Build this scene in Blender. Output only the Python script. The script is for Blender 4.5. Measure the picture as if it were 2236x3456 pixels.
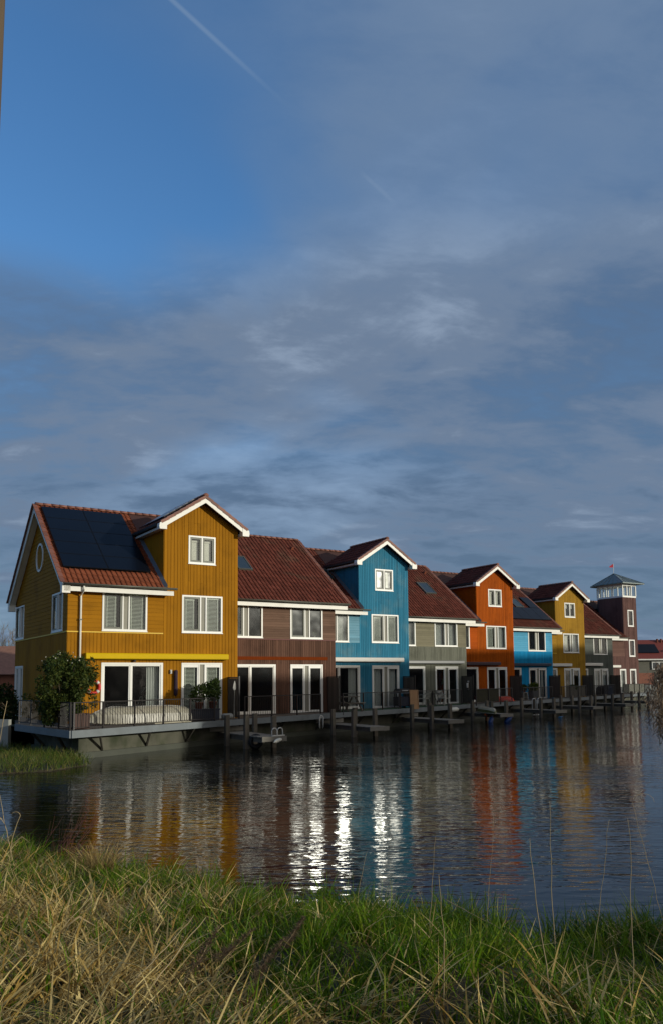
import bpy, math, random
import numpy as np
from mathutils import Matrix, Vector

for o in list(bpy.data.objects):
    bpy.data.objects.remove(o)
random.seed(7)
RNG = np.random.default_rng(11)
R = math.radians
SC = bpy.context.scene
COL = SC.collection

# ------------------------------------------------------------------ camera
cam_data = bpy.data.cameras.new('camera')
cam = bpy.data.objects.new('camera', cam_data)
COL.objects.link(cam)
cam_data.sensor_fit = 'AUTO'
cam_data.sensor_width = 36.0
cam_data.lens = 29.17
cam_data.shift_y = 301.6 / 3456.0
cam_data.clip_start = 0.05
cam_data.clip_end = 6000
CAM_Z = 2.6456
cam.matrix_world = (Matrix.Translation((0, 0, CAM_Z)) @ Matrix.Rotation(math.pi / 2 + 0.0928, 4, 'X')
                    @ Matrix.Rotation(-0.008, 4, 'Z'))
SC.camera = cam

# ------------------------------------------------------------------ light
SUN_AZ, SUN_EL = 115.2, 9.7          # clockwise from +Y, degrees
sd = Vector((math.sin(R(SUN_AZ)) * math.cos(R(SUN_EL)), math.cos(R(SUN_AZ)) * math.cos(R(SUN_EL)), math.sin(R(SUN_EL))))
sun_data = bpy.data.lights.new('sun', 'SUN')
sun_data.energy = 2.85
sun_data.angle = R(0.6)
sun_data.color = (1.0, 0.96, 0.83)
sun = bpy.data.objects.new('sun', sun_data)
COL.objects.link(sun)
sun.rotation_euler = sd.to_track_quat('Z', 'Y').to_euler()
sun.location = (40, -20, 30)

SC.view_settings.view_transform = 'Standard'
SC.view_settings.look = 'None'
SC.view_settings.gamma = 1.0
SC.view_settings.use_curve_mapping = False
SC.view_settings.exposure = 0.0
SC.cycles.max_bounces = 8
SC.cycles.transparent_max_bounces = 12
SC.cycles.sample_clamp_indirect = 2.4
SC.cycles.use_denoising = True

# ------------------------------------------------------------------ sky
world = bpy.data.worlds.new('World')
SC.world = world
world.use_nodes = True
WT = world.node_tree
bgn = WT.nodes['Background']


def wn(kind, **kw):
    n = WT.nodes.new(kind)
    for k, v in kw.items():
        setattr(n, k, v)
    return n


def wmath(op, a, b=None, c=None, clamp=False):
    n = wn('ShaderNodeMath', operation=op, use_clamp=clamp)
    for i, s in enumerate((a, b, c)):
        if s is None:
            continue
        if isinstance(s, (int, float)):
            n.inputs[i].default_value = s
        else:
            WT.links.new(s, n.inputs[i])
    return n.outputs[0]


def wmix(fac, a, b):
    n = wn('ShaderNodeMix', data_type='RGBA')
    if isinstance(fac, (int, float)):
        n.inputs[0].default_value = fac
    else:
        WT.links.new(fac, n.inputs[0])
    for s, i in ((a, 6), (b, 7)):
        if isinstance(s, tuple):
            n.inputs[i].default_value = (*s, 1)
        else:
            WT.links.new(s, n.inputs[i])
    return n.outputs[2]


def wramp(v, lo, hi):
    n = wn('ShaderNodeMapRange', interpolation_type='SMOOTHSTEP')
    WT.links.new(v, n.inputs[0])
    n.inputs[1].default_value = lo
    n.inputs[2].default_value = hi
    return n.outputs[0]


def wnoise(vec, scale, loc, rot, sc, detail=6, rough=.55, dist=0.):
    m = wn('ShaderNodeMapping')
    m.inputs[1].default_value = loc
    m.inputs[2].default_value = (0, 0, rot)
    m.inputs[3].default_value = sc
    WT.links.new(vec, m.inputs[0])
    n = wn('ShaderNodeTexNoise')
    n.inputs['Scale'].default_value = scale
    n.inputs['Detail'].default_value = detail
    n.inputs['Roughness'].default_value = rough
    n.inputs['Distortion'].default_value = dist
    WT.links.new(m.outputs[0], n.inputs['Vector'])
    return n.outputs[0]


skyn = wn('ShaderNodeTexSky', sky_type='NISHITA', sun_disc=False)
skyn.sun_elevation = R(SUN_EL)
skyn.sun_rotation = R(SUN_AZ)
skyn.air_density = 1.0
skyn.dust_density = 0.4
skyn.ozone_density = 3.0
tcw = wn('ShaderNodeTexCoord')
DIR = tcw.outputs['Generated']
sepw = wn('ShaderNodeSeparateXYZ')
WT.links.new(DIR, sepw.inputs[0])
zc = wmath('ADD', wmath('MAXIMUM', sepw.outputs[2], 0.0), 0.26)
comb = wn('ShaderNodeCombineXYZ')
WT.links.new(wmath('DIVIDE', sepw.outputs[0], zc), comb.inputs[0])
WT.links.new(wmath('DIVIDE', sepw.outputs[1], zc), comb.inputs[1])
PL = comb.outputs[0]
tint = wn('ShaderNodeMix', data_type='RGBA', blend_type='MULTIPLY')
sdn = wn('ShaderNodeVectorMath', operation='DOT_PRODUCT')
WT.links.new(DIR, sdn.inputs[0])
sdn.inputs[1].default_value = sd
SUNDOT = sdn.outputs['Value']
WT.links.new(wramp(SUNDOT, 0.75, -0.15), tint.inputs[0])
WT.links.new(skyn.outputs[0], tint.inputs[6])
tint.inputs[7].default_value = (1.30, 1.78, 2.12, 1)
clear = tint.outputs[2]
bigN = wnoise(PL, 0.95, (3.1, 1.7, 0), R(14), (1, 1, 1), 4, .5, .4)
fineN = wnoise(PL, 2.2, (0.4, 5.2, 0), R(-24), (0.8, 1.25, 1), 10, .58, .22)
thinN = wnoise(PL, 6.5, (7.4, 2.2, 0), R(-28), (0.75, 1.35, 1), 10, .62, .3)
# a veil of cloud, closed low down and thinning overhead
lowv = wramp(sepw.outputs[2], 0.53, 0.38)
veil = wramp(wmath('ADD', wmath('ADD', bigN, wmath('MULTIPLY', lowv, 0.30)), wmath('MULTIPLY', sepw.outputs[0], 0.34)), 0.38, 0.72)
tex = wmath('ADD', wmath('MULTIPLY', fineN, 0.65), wmath('MULTIPLY', thinN, 0.35))
cl_dark, cl_mid, cl_light = (0.98, 1.46, 2.30), (1.55, 2.16, 3.20), (2.75, 3.55, 4.8)
ccol = wmix(wramp(tex, 0.53, 0.66), wmix(wramp(tex, 0.40, 0.53), cl_dark, cl_mid), cl_light)
ccol = wmix(wmath('MULTIPLY', wmath('SUBTRACT', 1.0, lowv), 0.72), ccol, (1.50, 2.34, 3.75))
edge = wmath('MULTIPLY', wmath('MULTIPLY', veil, wmath('SUBTRACT', 1.0, veil)), 3.2)
ccol = wmix(wmath('MULTIPLY', edge, wmath('MULTIPLY', lowv, wramp(tex, 0.42, 0.60))), ccol, (2.5, 3.5, 5.0))
hz = wramp(sepw.outputs[2], 0.30, 0.02)
ccol = wmix(wmath('MULTIPLY', hz, 0.45), ccol, (1.15, 1.85, 2.8))
ccol = wmix(wramp(SUNDOT, 0.1, 0.95), ccol, (7.4, 6.8, 6.0))
mask = wmath('MULTIPLY', veil, wramp(tex, 0.30, 0.56))
mask = wmath('ADD', wmath('MULTIPLY', veil, 0.58), wmath('MULTIPLY', mask, 0.42))
mask = wmath('MAXIMUM', mask, wmath('MULTIPLY', wramp(sepw.outputs[2], 0.44, 0.20), 0.93))
skyc = wmix(mask, clear, ccol)
# a condensation trail along a great circle
E1, E2 = Vector((-0.2266, 0.7186, 0.6574)).normalized(), Vector((0.0685, 0.8493, 0.5235)).normalized()


def set_trail(d1, d2):
    global E1, E2
    E1, E2 = d1.normalized(), d2.normalized()


def cam_ray(px, py):
    r, p, f = -.008, .0928, 2800.57
    xr, yr = px - 1118, py - 1728 - 301.6
    u, v = xr * math.cos(r) + yr * math.sin(r), -xr * math.sin(r) + yr * math.cos(r)
    return Vector((u / f, math.cos(p) + math.sin(p) * v / f, -math.cos(p) * v / f + math.sin(p))).normalized()


set_trail(cam_ray(581, 0), cam_ray(1343, 697))
NRM = E1.cross(E2).normalized()
ALONG = (E2 - E1).normalized()


def wdot(vec):
    n = wn('ShaderNodeVectorMath', operation='DOT_PRODUCT')
    WT.links.new(DIR, n.inputs[0])
    n.inputs[1].default_value = vec
    return n.outputs['Value']


off = wmath('ABSOLUTE', wdot(NRM))
pos = wdot(ALONG)
s0, s1 = E1.dot(ALONG), E2.dot(ALONG)
L = s1 - s0
core = wramp(off, 0.0034, 0.0004)
t1 = wramp(pos, s0 + L * .52, s0 + L * .10)
t2 = wmath('MULTIPLY', wramp(pos, s0 + L * .80, s0 + L * .86), wramp(pos, s0 + L * 1.0, s0 + L * .93))
trail = wmath('MULTIPLY', core, wmath('ADD', wmath('MULTIPLY', t1, .20), wmath('MULTIPLY', t2, .08)))
skyc = wmix(trail, skyc, (3.6, 4.6, 5.6))
WT.links.new(skyc, bgn.inputs[0])
bgn.inputs[1].default_value = 0.1

# ------------------------------------------------------------------ mesh helpers


def link(o, parent=None):
    COL.objects.link(o)
    if parent is not None:
        o.parent = parent
    return o


class MB:
    def __init__(self):
        self.v, self.f = [], []

    def poly(self, pts):
        n = len(self.v)
        self.v += [tuple(p) for p in pts]
        self.f.append(tuple(range(n, n + len(pts))))

    def hexa(self, a, b):
        """two rings of equal length, capped"""
        n, k = len(self.v), len(a)
        self.v += [tuple(p) for p in a] + [tuple(p) for p in b]
        self.f.append(tuple(range(n + k - 1, n - 1, -1)))
        self.f.append(tuple(range(n + k, n + 2 * k)))
        for i in range(k):
            j = (i + 1) % k
            self.f.append((n + i, n + j, n + k + j, n + k + i))
        return self

    def box(self, x0, x1, y0, y1, z0, z1):
        return self.hexa([(x0, y0, z0), (x1, y0, z0), (x1, y1, z0), (x0, y1, z0)],
                         [(x0, y0, z1), (x1, y0, z1), (x1, y1, z1), (x0, y1, z1)])

    def bar(self, p, q, w, h=None, up=(0, 0, 1)):
        p, q = Vector(p), Vector(q)
        h = w if h is None else h
        d = (q - p).normalized()
        s = d.cross(Vector(up))
        if s.length < 1e-4:
            s = d.cross(Vector((1, 0, 0)))
        s.normalize()
        u = s.cross(d)
        c = [s * (w / 2 * a) + u * (h / 2 * b) for a, b in ((-1, -1), (1, -1), (1, 1), (-1, 1))]
        return self.hexa([p + k for k in c], [q + k for k in c])

    def tube(self, pts, r, n=6):
        pts = [Vector(p) for p in pts]
        rs = r if isinstance(r, (list, tuple)) else [r] * len(pts)
        base = len(self.v)
        for i, p in enumerate(pts):
            d = (pts[min(i + 1, len(pts) - 1)] - pts[max(i - 1, 0)])
            d = d.normalized() if d.length > 1e-9 else Vector((0, 0, 1))
            ref = Vector((0, 0, 1)) if abs(d.z) < .9 else Vector((1, 0, 0))
            s = d.cross(ref).normalized()
            u = s.cross(d)
            for k in range(n):
                a = 2 * math.pi * k / n
                self.v.append(tuple(p + (s * math.cos(a) + u * math.sin(a)) * rs[i]))
        for i in range(len(pts) - 1):
            for k in range(n):
                j = (k + 1) % n
                self.f.append((base + i * n + k, base + i * n + j, base + (i + 1) * n + j, base + (i + 1) * n + k))
        self.f.append(tuple(range(base + n - 1, base - 1, -1)))
        e = base + (len(pts) - 1) * n
        self.f.append(tuple(range(e, e + n)))
        return self

    def lathe(self, prof, n=16, c=(0, 0, 0)):
        b = len(self.v)
        for r, z in prof:
            for k in range(n):
                a = 2 * math.pi * k / n
                self.v.append((c[0] + r * math.cos(a), c[1] + r * math.sin(a), c[2] + z))
        for i in range(len(prof) - 1):
            for k in range(n):
                j = (k + 1) % n
                self.f.append((b + i * n + k, b + i * n + j, b + (i + 1) * n + j, b + (i + 1) * n + k))
        self.f.append(tuple(range(b + n - 1, b - 1, -1)))
        e = b + (len(prof) - 1) * n
        self.f.append(tuple(range(e, e + n)))
        return self

    def loft(self, secs, close=True, caps=True):
        b, k = len(self.v), len(secs[0])
        for s in secs:
            self.v += [tuple(p) for p in s]
        for i in range(len(secs) - 1):
            for a in range(k if close else k - 1):
                j = (a + 1) % k
                self.f.append((b + i * k + a, b + i * k + j, b + (i + 1) * k + j, b + (i + 1) * k + a))
        if caps:
            self.f.append(tuple(range(b + k - 1, b - 1, -1)))
            self.f.append(tuple(range(b + (len(secs) - 1) * k, b + len(secs) * k)))
        return self

    def mesh(self, name, mat=None, smooth=False):
        m = bpy.data.meshes.new(name)
        m.from_pydata(self.v, [], self.f)
        if mat is not None:
            m.materials.append(mat)
        if smooth:
            m.polygons.foreach_set('use_smooth', [True] * len(m.polygons))
        m.update()
        return m

    def build(self, name, mat, parent=None, smooth=False, kind=None):
        o = link(bpy.data.objects.new(name, self.mesh(name, mat, smooth)), parent)
        if kind:
            o['kind'] = kind
        return o


def np_mesh(name, verts, quads, mat, parent=None, colors=None, kind=None, smooth=False):
    me = bpy.data.meshes.new(name)
    verts = np.asarray(verts, np.float32)
    quads = np.asarray(quads, np.int32)
    k = quads.shape[1]
    me.vertices.add(len(verts))
    me.vertices.foreach_set('co', verts.ravel())
    me.loops.add(quads.size)
    me.loops.foreach_set('vertex_index', quads.ravel())
    me.polygons.add(len(quads))
    me.polygons.foreach_set('loop_start', np.arange(len(quads), dtype=np.int32) * k)
    me.polygons.foreach_set('loop_total', np.full(len(quads), k, np.int32))
    if smooth:
        me.polygons.foreach_set('use_smooth', np.ones(len(quads), bool))
    if colors is not None:
        at = me.attributes.new('col', 'FLOAT_COLOR', 'POINT')
        c = np.ones((len(verts), 4), np.float32)
        c[:, :3] = colors
        at.data.foreach_set('color', c.ravel())
    me.materials.append(mat)
    me.update(calc_edges=True)
    me.validate()
    o = link(bpy.data.objects.new(name, me), parent)
    if kind:
        o['kind'] = kind
    return o


def empty(name, loc=(0, 0, 0), rz=0., parent=None):
    o = bpy.data.objects.new(name, None)
    link(o, parent)
    o.location = loc
    o.rotation_euler = (0, 0, rz)
    return o


def tag(o, label, cat, group=None):
    o['label'] = label
    o['category'] = cat
    if group:
        o['group'] = group
    return o


def struct(o, label=None):
    o['kind'] = 'structure'
    if label:
        o['label'] = label
    return o


# ------------------------------------------------------------------ materials
MATS = {}


def M(name, col, rough=.6, var=.12, scale=(3, 3, 3), bump=0., rand=.0, metallic=0., tint=None, tintamt=.0,
      tintscale=1.0, spec=.4, detail=5, bdist=.01, sat=0., coat=0.):
    """procedural surface: base colour with noise wear, per-piece variation, optional second tone and relief"""
    m = bpy.data.materials.new(name)
    m.use_nodes = True
    t = m.node_tree
    b = t.nodes['Principled BSDF']
    b.inputs['Roughness'].default_value = rough
    b.inputs['Metallic'].default_value = metallic
    b.inputs['Specular IOR Level'].default_value = spec
    if coat:
        b.inputs['Coat Weight'].default_value = coat
    tc = t.nodes.new('ShaderNodeTexCoord')
    mp = t.nodes.new('ShaderNodeMapping')
    mp.inputs[3].default_value = scale
    t.links.new(tc.outputs['Object'], mp.inputs[0])
    nz = t.nodes.new('ShaderNodeTexNoise')
    nz.inputs['Scale'].default_value = 1
    nz.inputs['Detail'].default_value = detail
    nz.inputs['Roughness'].default_value = .6
    t.links.new(mp.outputs[0], nz.inputs['Vector'])
    base = None
    if tint is not None:
        n2 = t.nodes.new('ShaderNodeTexNoise')
        n2.inputs['Scale'].default_value = tintscale
        n2.inputs['Detail'].default_value = 6
        t.links.new(tc.outputs['Object'], n2.inputs['Vector'])
        mr = t.nodes.new('ShaderNodeMapRange')
        mr.interpolation_type = 'SMOOTHSTEP'
        mr.inputs[1].default_value = .48
        mr.inputs[2].default_value = .72
        mr.inputs[4].default_value = tintamt
        t.links.new(n2.outputs[0], mr.inputs[0])
        mx = t.nodes.new('ShaderNodeMix')
        mx.data_type = 'RGBA'
        mx.inputs[6].default_value = (*col, 1)
        mx.inputs[7].default_value = (*tint, 1)
        t.links.new(mr.outputs[0], mx.inputs[0])
        base = mx.outputs[2]
    hs = t.nodes.new('ShaderNodeHueSaturation')
    if base is None:
        hs.inputs['Color'].default_value = (*col, 1)
    else:
        t.links.new(base, hs.inputs['Color'])
    v = t.nodes.new('ShaderNodeMath')
    v.operation = 'MULTIPLY_ADD'
    t.links.new(nz.outputs[0], v.inputs[0])
    v.inputs[1].default_value = var * 4
    v.inputs[2].default_value = 1 - var * 2
    out = v.outputs[0]
    if rand:
        g = t.nodes.new('ShaderNodeNewGeometry')
        oi = t.nodes.new('ShaderNodeObjectInfo')
        a = t.nodes.new('ShaderNodeMath')
        a.operation = 'ADD'
        t.links.new(g.outputs['Random Per Island'], a.inputs[0])
        t.links.new(oi.outputs['Random'], a.inputs[1])
        fr = t.nodes.new('ShaderNodeMath')
        fr.operation = 'FRACT'
        t.links.new(a.outputs[0], fr.inputs[0])
        k = t.nodes.new('ShaderNodeMath')
        k.operation = 'MULTIPLY_ADD'
        t.links.new(fr.outputs[0], k.inputs[0])
        k.inputs[1].default_value = rand * 2
        k.inputs[2].default_value = 1 - rand
        mu = t.nodes.new('ShaderNodeMath')
        mu.operation = 'MULTIPLY'
        t.links.new(out, mu.inputs[0])
        t.links.new(k.outputs[0], mu.inputs[1])
        out = mu.outputs[0]
    t.links.new(out, hs.inputs['Value'])
    t.links.new(hs.outputs[0], b.inputs['Base Color'])
    if bump:
        bp = t.nodes.new('ShaderNodeBump')
        bp.inputs['Strength'].default_value = bump
        bp.inputs['Distance'].default_value = bdist
        t.links.new(nz.outputs[0], bp.inputs['Height'])
        t.links.new(bp.outputs[0], b.inputs['Normal'])
    MATS[name] = m
    return m


def wood(name, col, d='v', rand=.13, var=.13, rough=.72, tint=None, tintamt=.0):
    s = (26, 26, 1.1) if d == 'v' else (1.1, 1.1, 34)
    if tint is None:
        tint, tintamt = tuple(c * .62 for c in col), .7
    return M(name, col, rough, var, s, .35, rand, tint=tint, tintamt=tintamt, tintscale=.8, spec=.08, bdist=.004)


def glass_mat(name, tr=(.90, .92, .91), base=.06, rough=.10):
    m = bpy.data.materials.new(name)
    m.use_nodes = True
    t = m.node_tree
    t.nodes.remove(t.nodes['Principled BSDF'])
    out = t.nodes['Material Output']
    lw = t.nodes.new('ShaderNodeLayerWeight')
    lw.inputs[0].default_value = .5
    p = t.nodes.new('ShaderNodeMath')
    p.operation = 'POWER'
    p.inputs[1].default_value = 4.0
    t.links.new(lw.outputs['Facing'], p.inputs[0])
    k = t.nodes.new('ShaderNodeMath')
    k.operation = 'MULTIPLY_ADD'
    k.inputs[1].default_value = 1 - base
    k.inputs[2].default_value = base
    t.links.new(p.outputs[0], k.inputs[0])
    g = t.nodes.new('ShaderNodeBsdfGlossy')
    g.inputs['Roughness'].default_value = rough
    tp = t.nodes.new('ShaderNodeBsdfTransparent')
    tp.inputs[0].default_value = (*tr, 1)
    # slight waviness of the panes
    tc = t.nodes.new('ShaderNodeTexCoord')
    nz = t.nodes.new('ShaderNodeTexNoise')
    nz.inputs['Scale'].default_value = 1.3
    nz.inputs['Detail'].default_value = 1
    t.links.new(tc.outputs['Object'], nz.inputs['Vector'])
    bp = t.nodes.new('ShaderNodeBump')
    bp.inputs['Strength'].default_value = .5
    bp.inputs['Distance'].default_value = .022
    t.links.new(nz.outputs[0], bp.inputs['Height'])
    t.links.new(bp.outputs[0], g.inputs['Normal'])
    mx = t.nodes.new('ShaderNodeMixShader')
    t.links.new(k.outputs[0], mx.inputs[0])
    t.links.new(tp.outputs[0], mx.inputs[1])
    t.links.new(g.outputs[0], mx.inputs[2])
    t.links.new(mx.outputs[0], out.inputs['Surface'])
    return m


def leaf_mat(name, transl=.35, rough=.5):
    m = bpy.data.materials.new(name)
    m.use_nodes = True
    t = m.node_tree
    b = t.nodes['Principled BSDF']
    out = t.nodes['Material Output']
    at = t.nodes.new('ShaderNodeAttribute')
    at.attribute_name = 'col'
    t.links.new(at.outputs['Color'], b.inputs['Base Color'])
    b.inputs['Roughness'].default_value = rough
    b.inputs['Specular IOR Level'].default_value = .12
    tl = t.nodes.new('ShaderNodeBsdfTranslucent')
    t.links.new(at.outputs['Color'], tl.inputs['Color'])
    mx = t.nodes.new('ShaderNodeMixShader')
    mx.inputs[0].default_value = transl
    t.links.new(b.outputs[0], mx.inputs[1])
    t.links.new(tl.outputs[0], mx.inputs[2])
    t.links.new(mx.outputs[0], out.inputs['Surface'])
    return m


WHITE = M('white_paint', (.80, .78, .70), .45, .05, (2, 2, 2), tint=(.45, .43, .36), tintamt=.25, tintscale=1.7)
WHITE2 = M('white_frame_paint', (.80, .79, .73), .4, .04, (2, 2, 2))
OLIVE = M('olive_grey_sash', (.16, .165, .13), .5, .06)
PANEL = M('grey_vent_panel', (.25, .24, .19), .6, .15, (3, 3, 1.2))
GUTTER = M('weathered_zinc', (.105, .105, .085), .45, .12, (2, 2, 2), metallic=.3)
LEAD = M('lead_flashing', (.12, .125, .13), .5, .15, (3, 3, 3), metallic=.3)
TILE = M('clay_pantile', (.100, .028, .019), .75, .16, (5, 5, 5), .2, .24, tint=(.075, .055, .036), tintamt=.6, tintscale=.8, spec=.12)
TILE2 = M('clay_pantile_orange', (.155, .043, .019), .7, .16, (5, 5, 5), .2, .17, tint=(.10, .06, .035), tintamt=.6, tintscale=1.1, spec=.15)
RIDGE = M('clay_ridge', (.19, .078, .052), .6, .16, (5, 5, 5), .2, .22)
TILEDARK = M('roof_underlay', (.06, .025, .018), .8, .1)
GLASS = glass_mat('window_glass')
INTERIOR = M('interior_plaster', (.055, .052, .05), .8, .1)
CURT = M('grey_curtain', (.56, .56, .53), .8, .08, (6, 6, 1))
BLIND = M('white_roller_blind', (.74, .70, .60), .7, .04, (1, 1, 3))
SLAT = M('blind_slat', (.70, .72, .62), .5, .05)
SOLAR = M('solar_glass', (.004, .006, .011), .30, .15, (1, 1, 1), spec=.18)
SOLARF = M('solar_frame', (.007, .008, .010), .5, .1, spec=.15)
BLACKM = M('dark_metal', (.020, .017, .016), .5, .15, (4, 4, 4))
RAILM = M('rail_paint', (.013, .009, .008), .5, .15, (4, 4, 4))
STEEL = M('galvanised_edge', (.15, .17, .18), .5, .12, (2.5, 2.5, 2.5), tint=(.09, .10, .095), tintamt=.6, tintscale=.9)
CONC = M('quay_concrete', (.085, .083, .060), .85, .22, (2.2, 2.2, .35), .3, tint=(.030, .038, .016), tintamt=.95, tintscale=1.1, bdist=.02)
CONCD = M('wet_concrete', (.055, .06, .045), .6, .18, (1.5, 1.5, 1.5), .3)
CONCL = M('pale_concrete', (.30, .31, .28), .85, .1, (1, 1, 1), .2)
POSTW = M('weathered_post', (.125, .105, .08), .85, .2, (16, 16, 1.4), .5, .2, tint=(.05, .06, .035), tintamt=.5, tintscale=1.5)
PLANKW = M('weathered_plank', (.20, .185, .155), .85, .18, (3, 14, 14), .4, .2)
SCREENW = M('screen_board', (.085, .068, .052), .8, .16, (16, 16, 1.2), .4, .2)
CRATEW = M('fresh_softwood', (.36, .205, .10), .7, .15, (14, 14, 1.2), .3, .12)
GREENMAT = M('artificial_turf', (.018, .06, .025), .95, .3, (20, 20, 20), .5)
RUBBER = M('black_rubber', (.012, .012, .012), .7, .1)
FENDER = M('white_vinyl', (.62, .61, .53), .4, .08, (3, 3, 3))
BLUEF = M('blue_vinyl', (.006, .03, .12), .4, .1)
REDV = M('red_plastic', (.52, .022, .012), .45, .12, (3, 3, 3))
ORANGEP = M('orange_red_plastic', (.60, .060, .025), .45, .12, (3, 3, 3))
ROPE = M('orange_rope', (.55, .12, .02), .8, .1)
TERRA = M('terracotta', (.20, .055, .025), .8, .15)
NAVY = M('navy_box', (.012, .016, .03), .5, .12)
BARK = M('bark', (.11, .085, .06), .9, .2, (8, 8, 2), .5)
PALEBARK = M('pale_twig', (.21, .19, .17), .9, .2, (6, 6, 6))
REDTWIG = M('reddish_twig', (.10, .040, .028), .8, .2)
STRAWM = M('straw_stem', (.36, .27, .14), .7, .2, (6, 6, 6))
LEAF = leaf_mat('leaf')
GRASSM = leaf_mat('grass_blade', .30, .45)
EARTH = M('bank_earth', (.045, .036, .020), .95, .3, (3, 3, 3), .6, tint=(.030, .045, .014), tintamt=.8, tintscale=1.2)
LAND = M('land', (.07, .075, .045), .95, .2, (.6, .6, .6))
STRUT = M('strut_timber', (.055, .050, .038), .85, .2, (16, 16, 2), .4)
DECKM = M('deck_planks', (.10, .085, .065), .85, .2, (2, 14, 14), .3)

YEL_V, YEL_H = wood('yellow_board', (.325, .139, .006), 'v', .08, .13), wood('yellow_lap', (.325, .139, .006), 'h', .07, .12)
YELP = M('yellow_strip_paint', (.70, .44, .02), .5, .06)
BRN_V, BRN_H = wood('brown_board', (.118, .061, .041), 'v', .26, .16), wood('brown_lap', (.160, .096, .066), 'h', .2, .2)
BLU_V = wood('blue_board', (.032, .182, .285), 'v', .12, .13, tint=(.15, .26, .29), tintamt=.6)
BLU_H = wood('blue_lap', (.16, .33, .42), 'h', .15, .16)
GRY_V, GRY_H = wood('grey_board', (.155, .158, .122), 'v', .13, .13), wood('grey_lap', (.21, .19, .125), 'h', .12, .15)
ORA_V, ORA_H = wood('orange_board', (.36, .074, .003), 'v', .10, .12), wood('orange_lap', (.40, .075, .004), 'h', .1, .12)
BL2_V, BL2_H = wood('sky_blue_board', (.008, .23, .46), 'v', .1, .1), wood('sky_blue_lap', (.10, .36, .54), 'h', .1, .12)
YE2_V, YE2_H = wood('ochre_board', (.34, .185, .020), 'v', .11, .13), wood('ochre_lap', (.34, .185, .020), 'h', .1, .13)
GR2_V, GR2_H = wood('slate_board', (.105, .115, .098), 'v', .14, .13), wood('slate_lap', (.11, .12, .105), 'h', .12, .14)
BR2_V, BR2_H = wood('red_brown_board', (.125, .066, .056), 'v', .16, .14), wood('red_brown_lap', (.14, .076, .060), 'h', .14, .14)

# ------------------------------------------------------------------ the row: where each house stands
TH = 0.559
Tv, Nv = Vector((math.cos(TH), math.sin(TH))), Vector((math.sin(TH), -math.cos(TH)))
HC = [(-4.074, 36.053), (0.166, 41.910), (4.367, 47.367), (8.604, 53.426), (12.784, 58.516),
      (17.092, 64.595), (21.188, 69.713), (25.684, 76.184), (30.258, 82.287)]
DECK = 1.0
UW = 6.70


def hw(i, x, n, z=0.):
    """house-i local (x along facade, n outward) -> world"""
    c = HC[i]
    return Vector((c[0] + Tv.x * x + Nv.x * n, c[1] + Tv.y * x + Nv.y * n, z))


def sub_rects(u0, u1, v0, v1, holes):
    """cells of a rectangle that are outside all holes"""
    us = sorted({u0, u1, *[min(max(h[0], u0), u1) for h in holes], *[min(max(h[1], u0), u1) for h in holes]})
    vs = sorted({v0, v1, *[min(max(h[2], v0), v1) for h in holes], *[min(max(h[3], v0), v1) for h in holes]})
    for a, b in zip(us, us[1:]):
        for c, d in zip(vs, vs[1:]):
            mu, mv = (a + b) / 2, (c + d) / 2
            if not any(h[0] < mu < h[1] and h[2] < mv < h[3] for h in holes):
                yield a, b, c, d


def spans(lo, hi, cuts):
    """[lo,hi] minus the intervals in cuts"""
    out = [(lo, hi)]
    for c, d in cuts:
        nxt = []
        for a, b in out:
            if d <= a or c >= b:
                nxt.append((a, b))
                continue
            if c > a:
                nxt.append((a, c))
            if d < b:
                nxt.append((d, b))
        out = nxt
    return out


def vplanks(u0, u1, lo, top, holes, pitch):
    """vertical boards as (ua,ub,z0,z1a,z1b); top is a function of u"""
    n = max(1, round((u1 - u0) / pitch))
    cuts = {u0 + (u1 - u0) * k / n for k in range(n + 1)}
    for h in holes:
        for e in h[:2]:
            if u0 < e < u1:
                near = [c for c in cuts if abs(c - e) < pitch * .3 and u0 < c < u1]
                for c in near:
                    cuts.discard(c)
                cuts.add(e)
    cuts = sorted(cuts)
    for a, b in zip(cuts, cuts[1:]):
        m = (a + b) / 2
        hs = [(h[2], h[3]) for h in holes if h[0] - 1e-6 < m < h[1] + 1e-6]
        ta, tb = top(a), top(b)
        for c, d in spans(lo, max(ta, tb), hs):
            if d - c < .03:
                continue
            if abs(d - max(ta, tb)) < 1e-6:
                yield a, b, c, ta, tb
            else:
                yield a, b, c, d, d


def hplanks(z0, z1, left, right, holes, pitch):
    """horizontal boards as (z0,z1,ua0,ub0,ua1,ub1); left/right are functions of z"""
    n = max(1, round((z1 - z0) / pitch))
    cuts = {z0 + (z1 - z0) * k / n for k in range(n + 1)}
    cuts = sorted(cuts)
    for a, b in zip(cuts, cuts[1:]):
        hs = [(h[0], h[1]) for h in holes if h[2] < b - .02 and h[3] > a + .02]
        la, lb, ra, rb = left(a), left(b), right(a), right(b)
        for c, d in spans(min(la, lb), max(ra, rb), hs):
            ca = la if abs(c - min(la, lb)) < 1e-6 else c
            cb = lb if abs(c - min(la, lb)) < 1e-6 else c
            da = ra if abs(d - max(ra, rb)) < 1e-6 else d
            db = rb if abs(d - max(ra, rb)) < 1e-6 else d
            if da - ca > .03 or db - cb > .03:
                yield a, b, ca, da, cb, db


BT = .015


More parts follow.
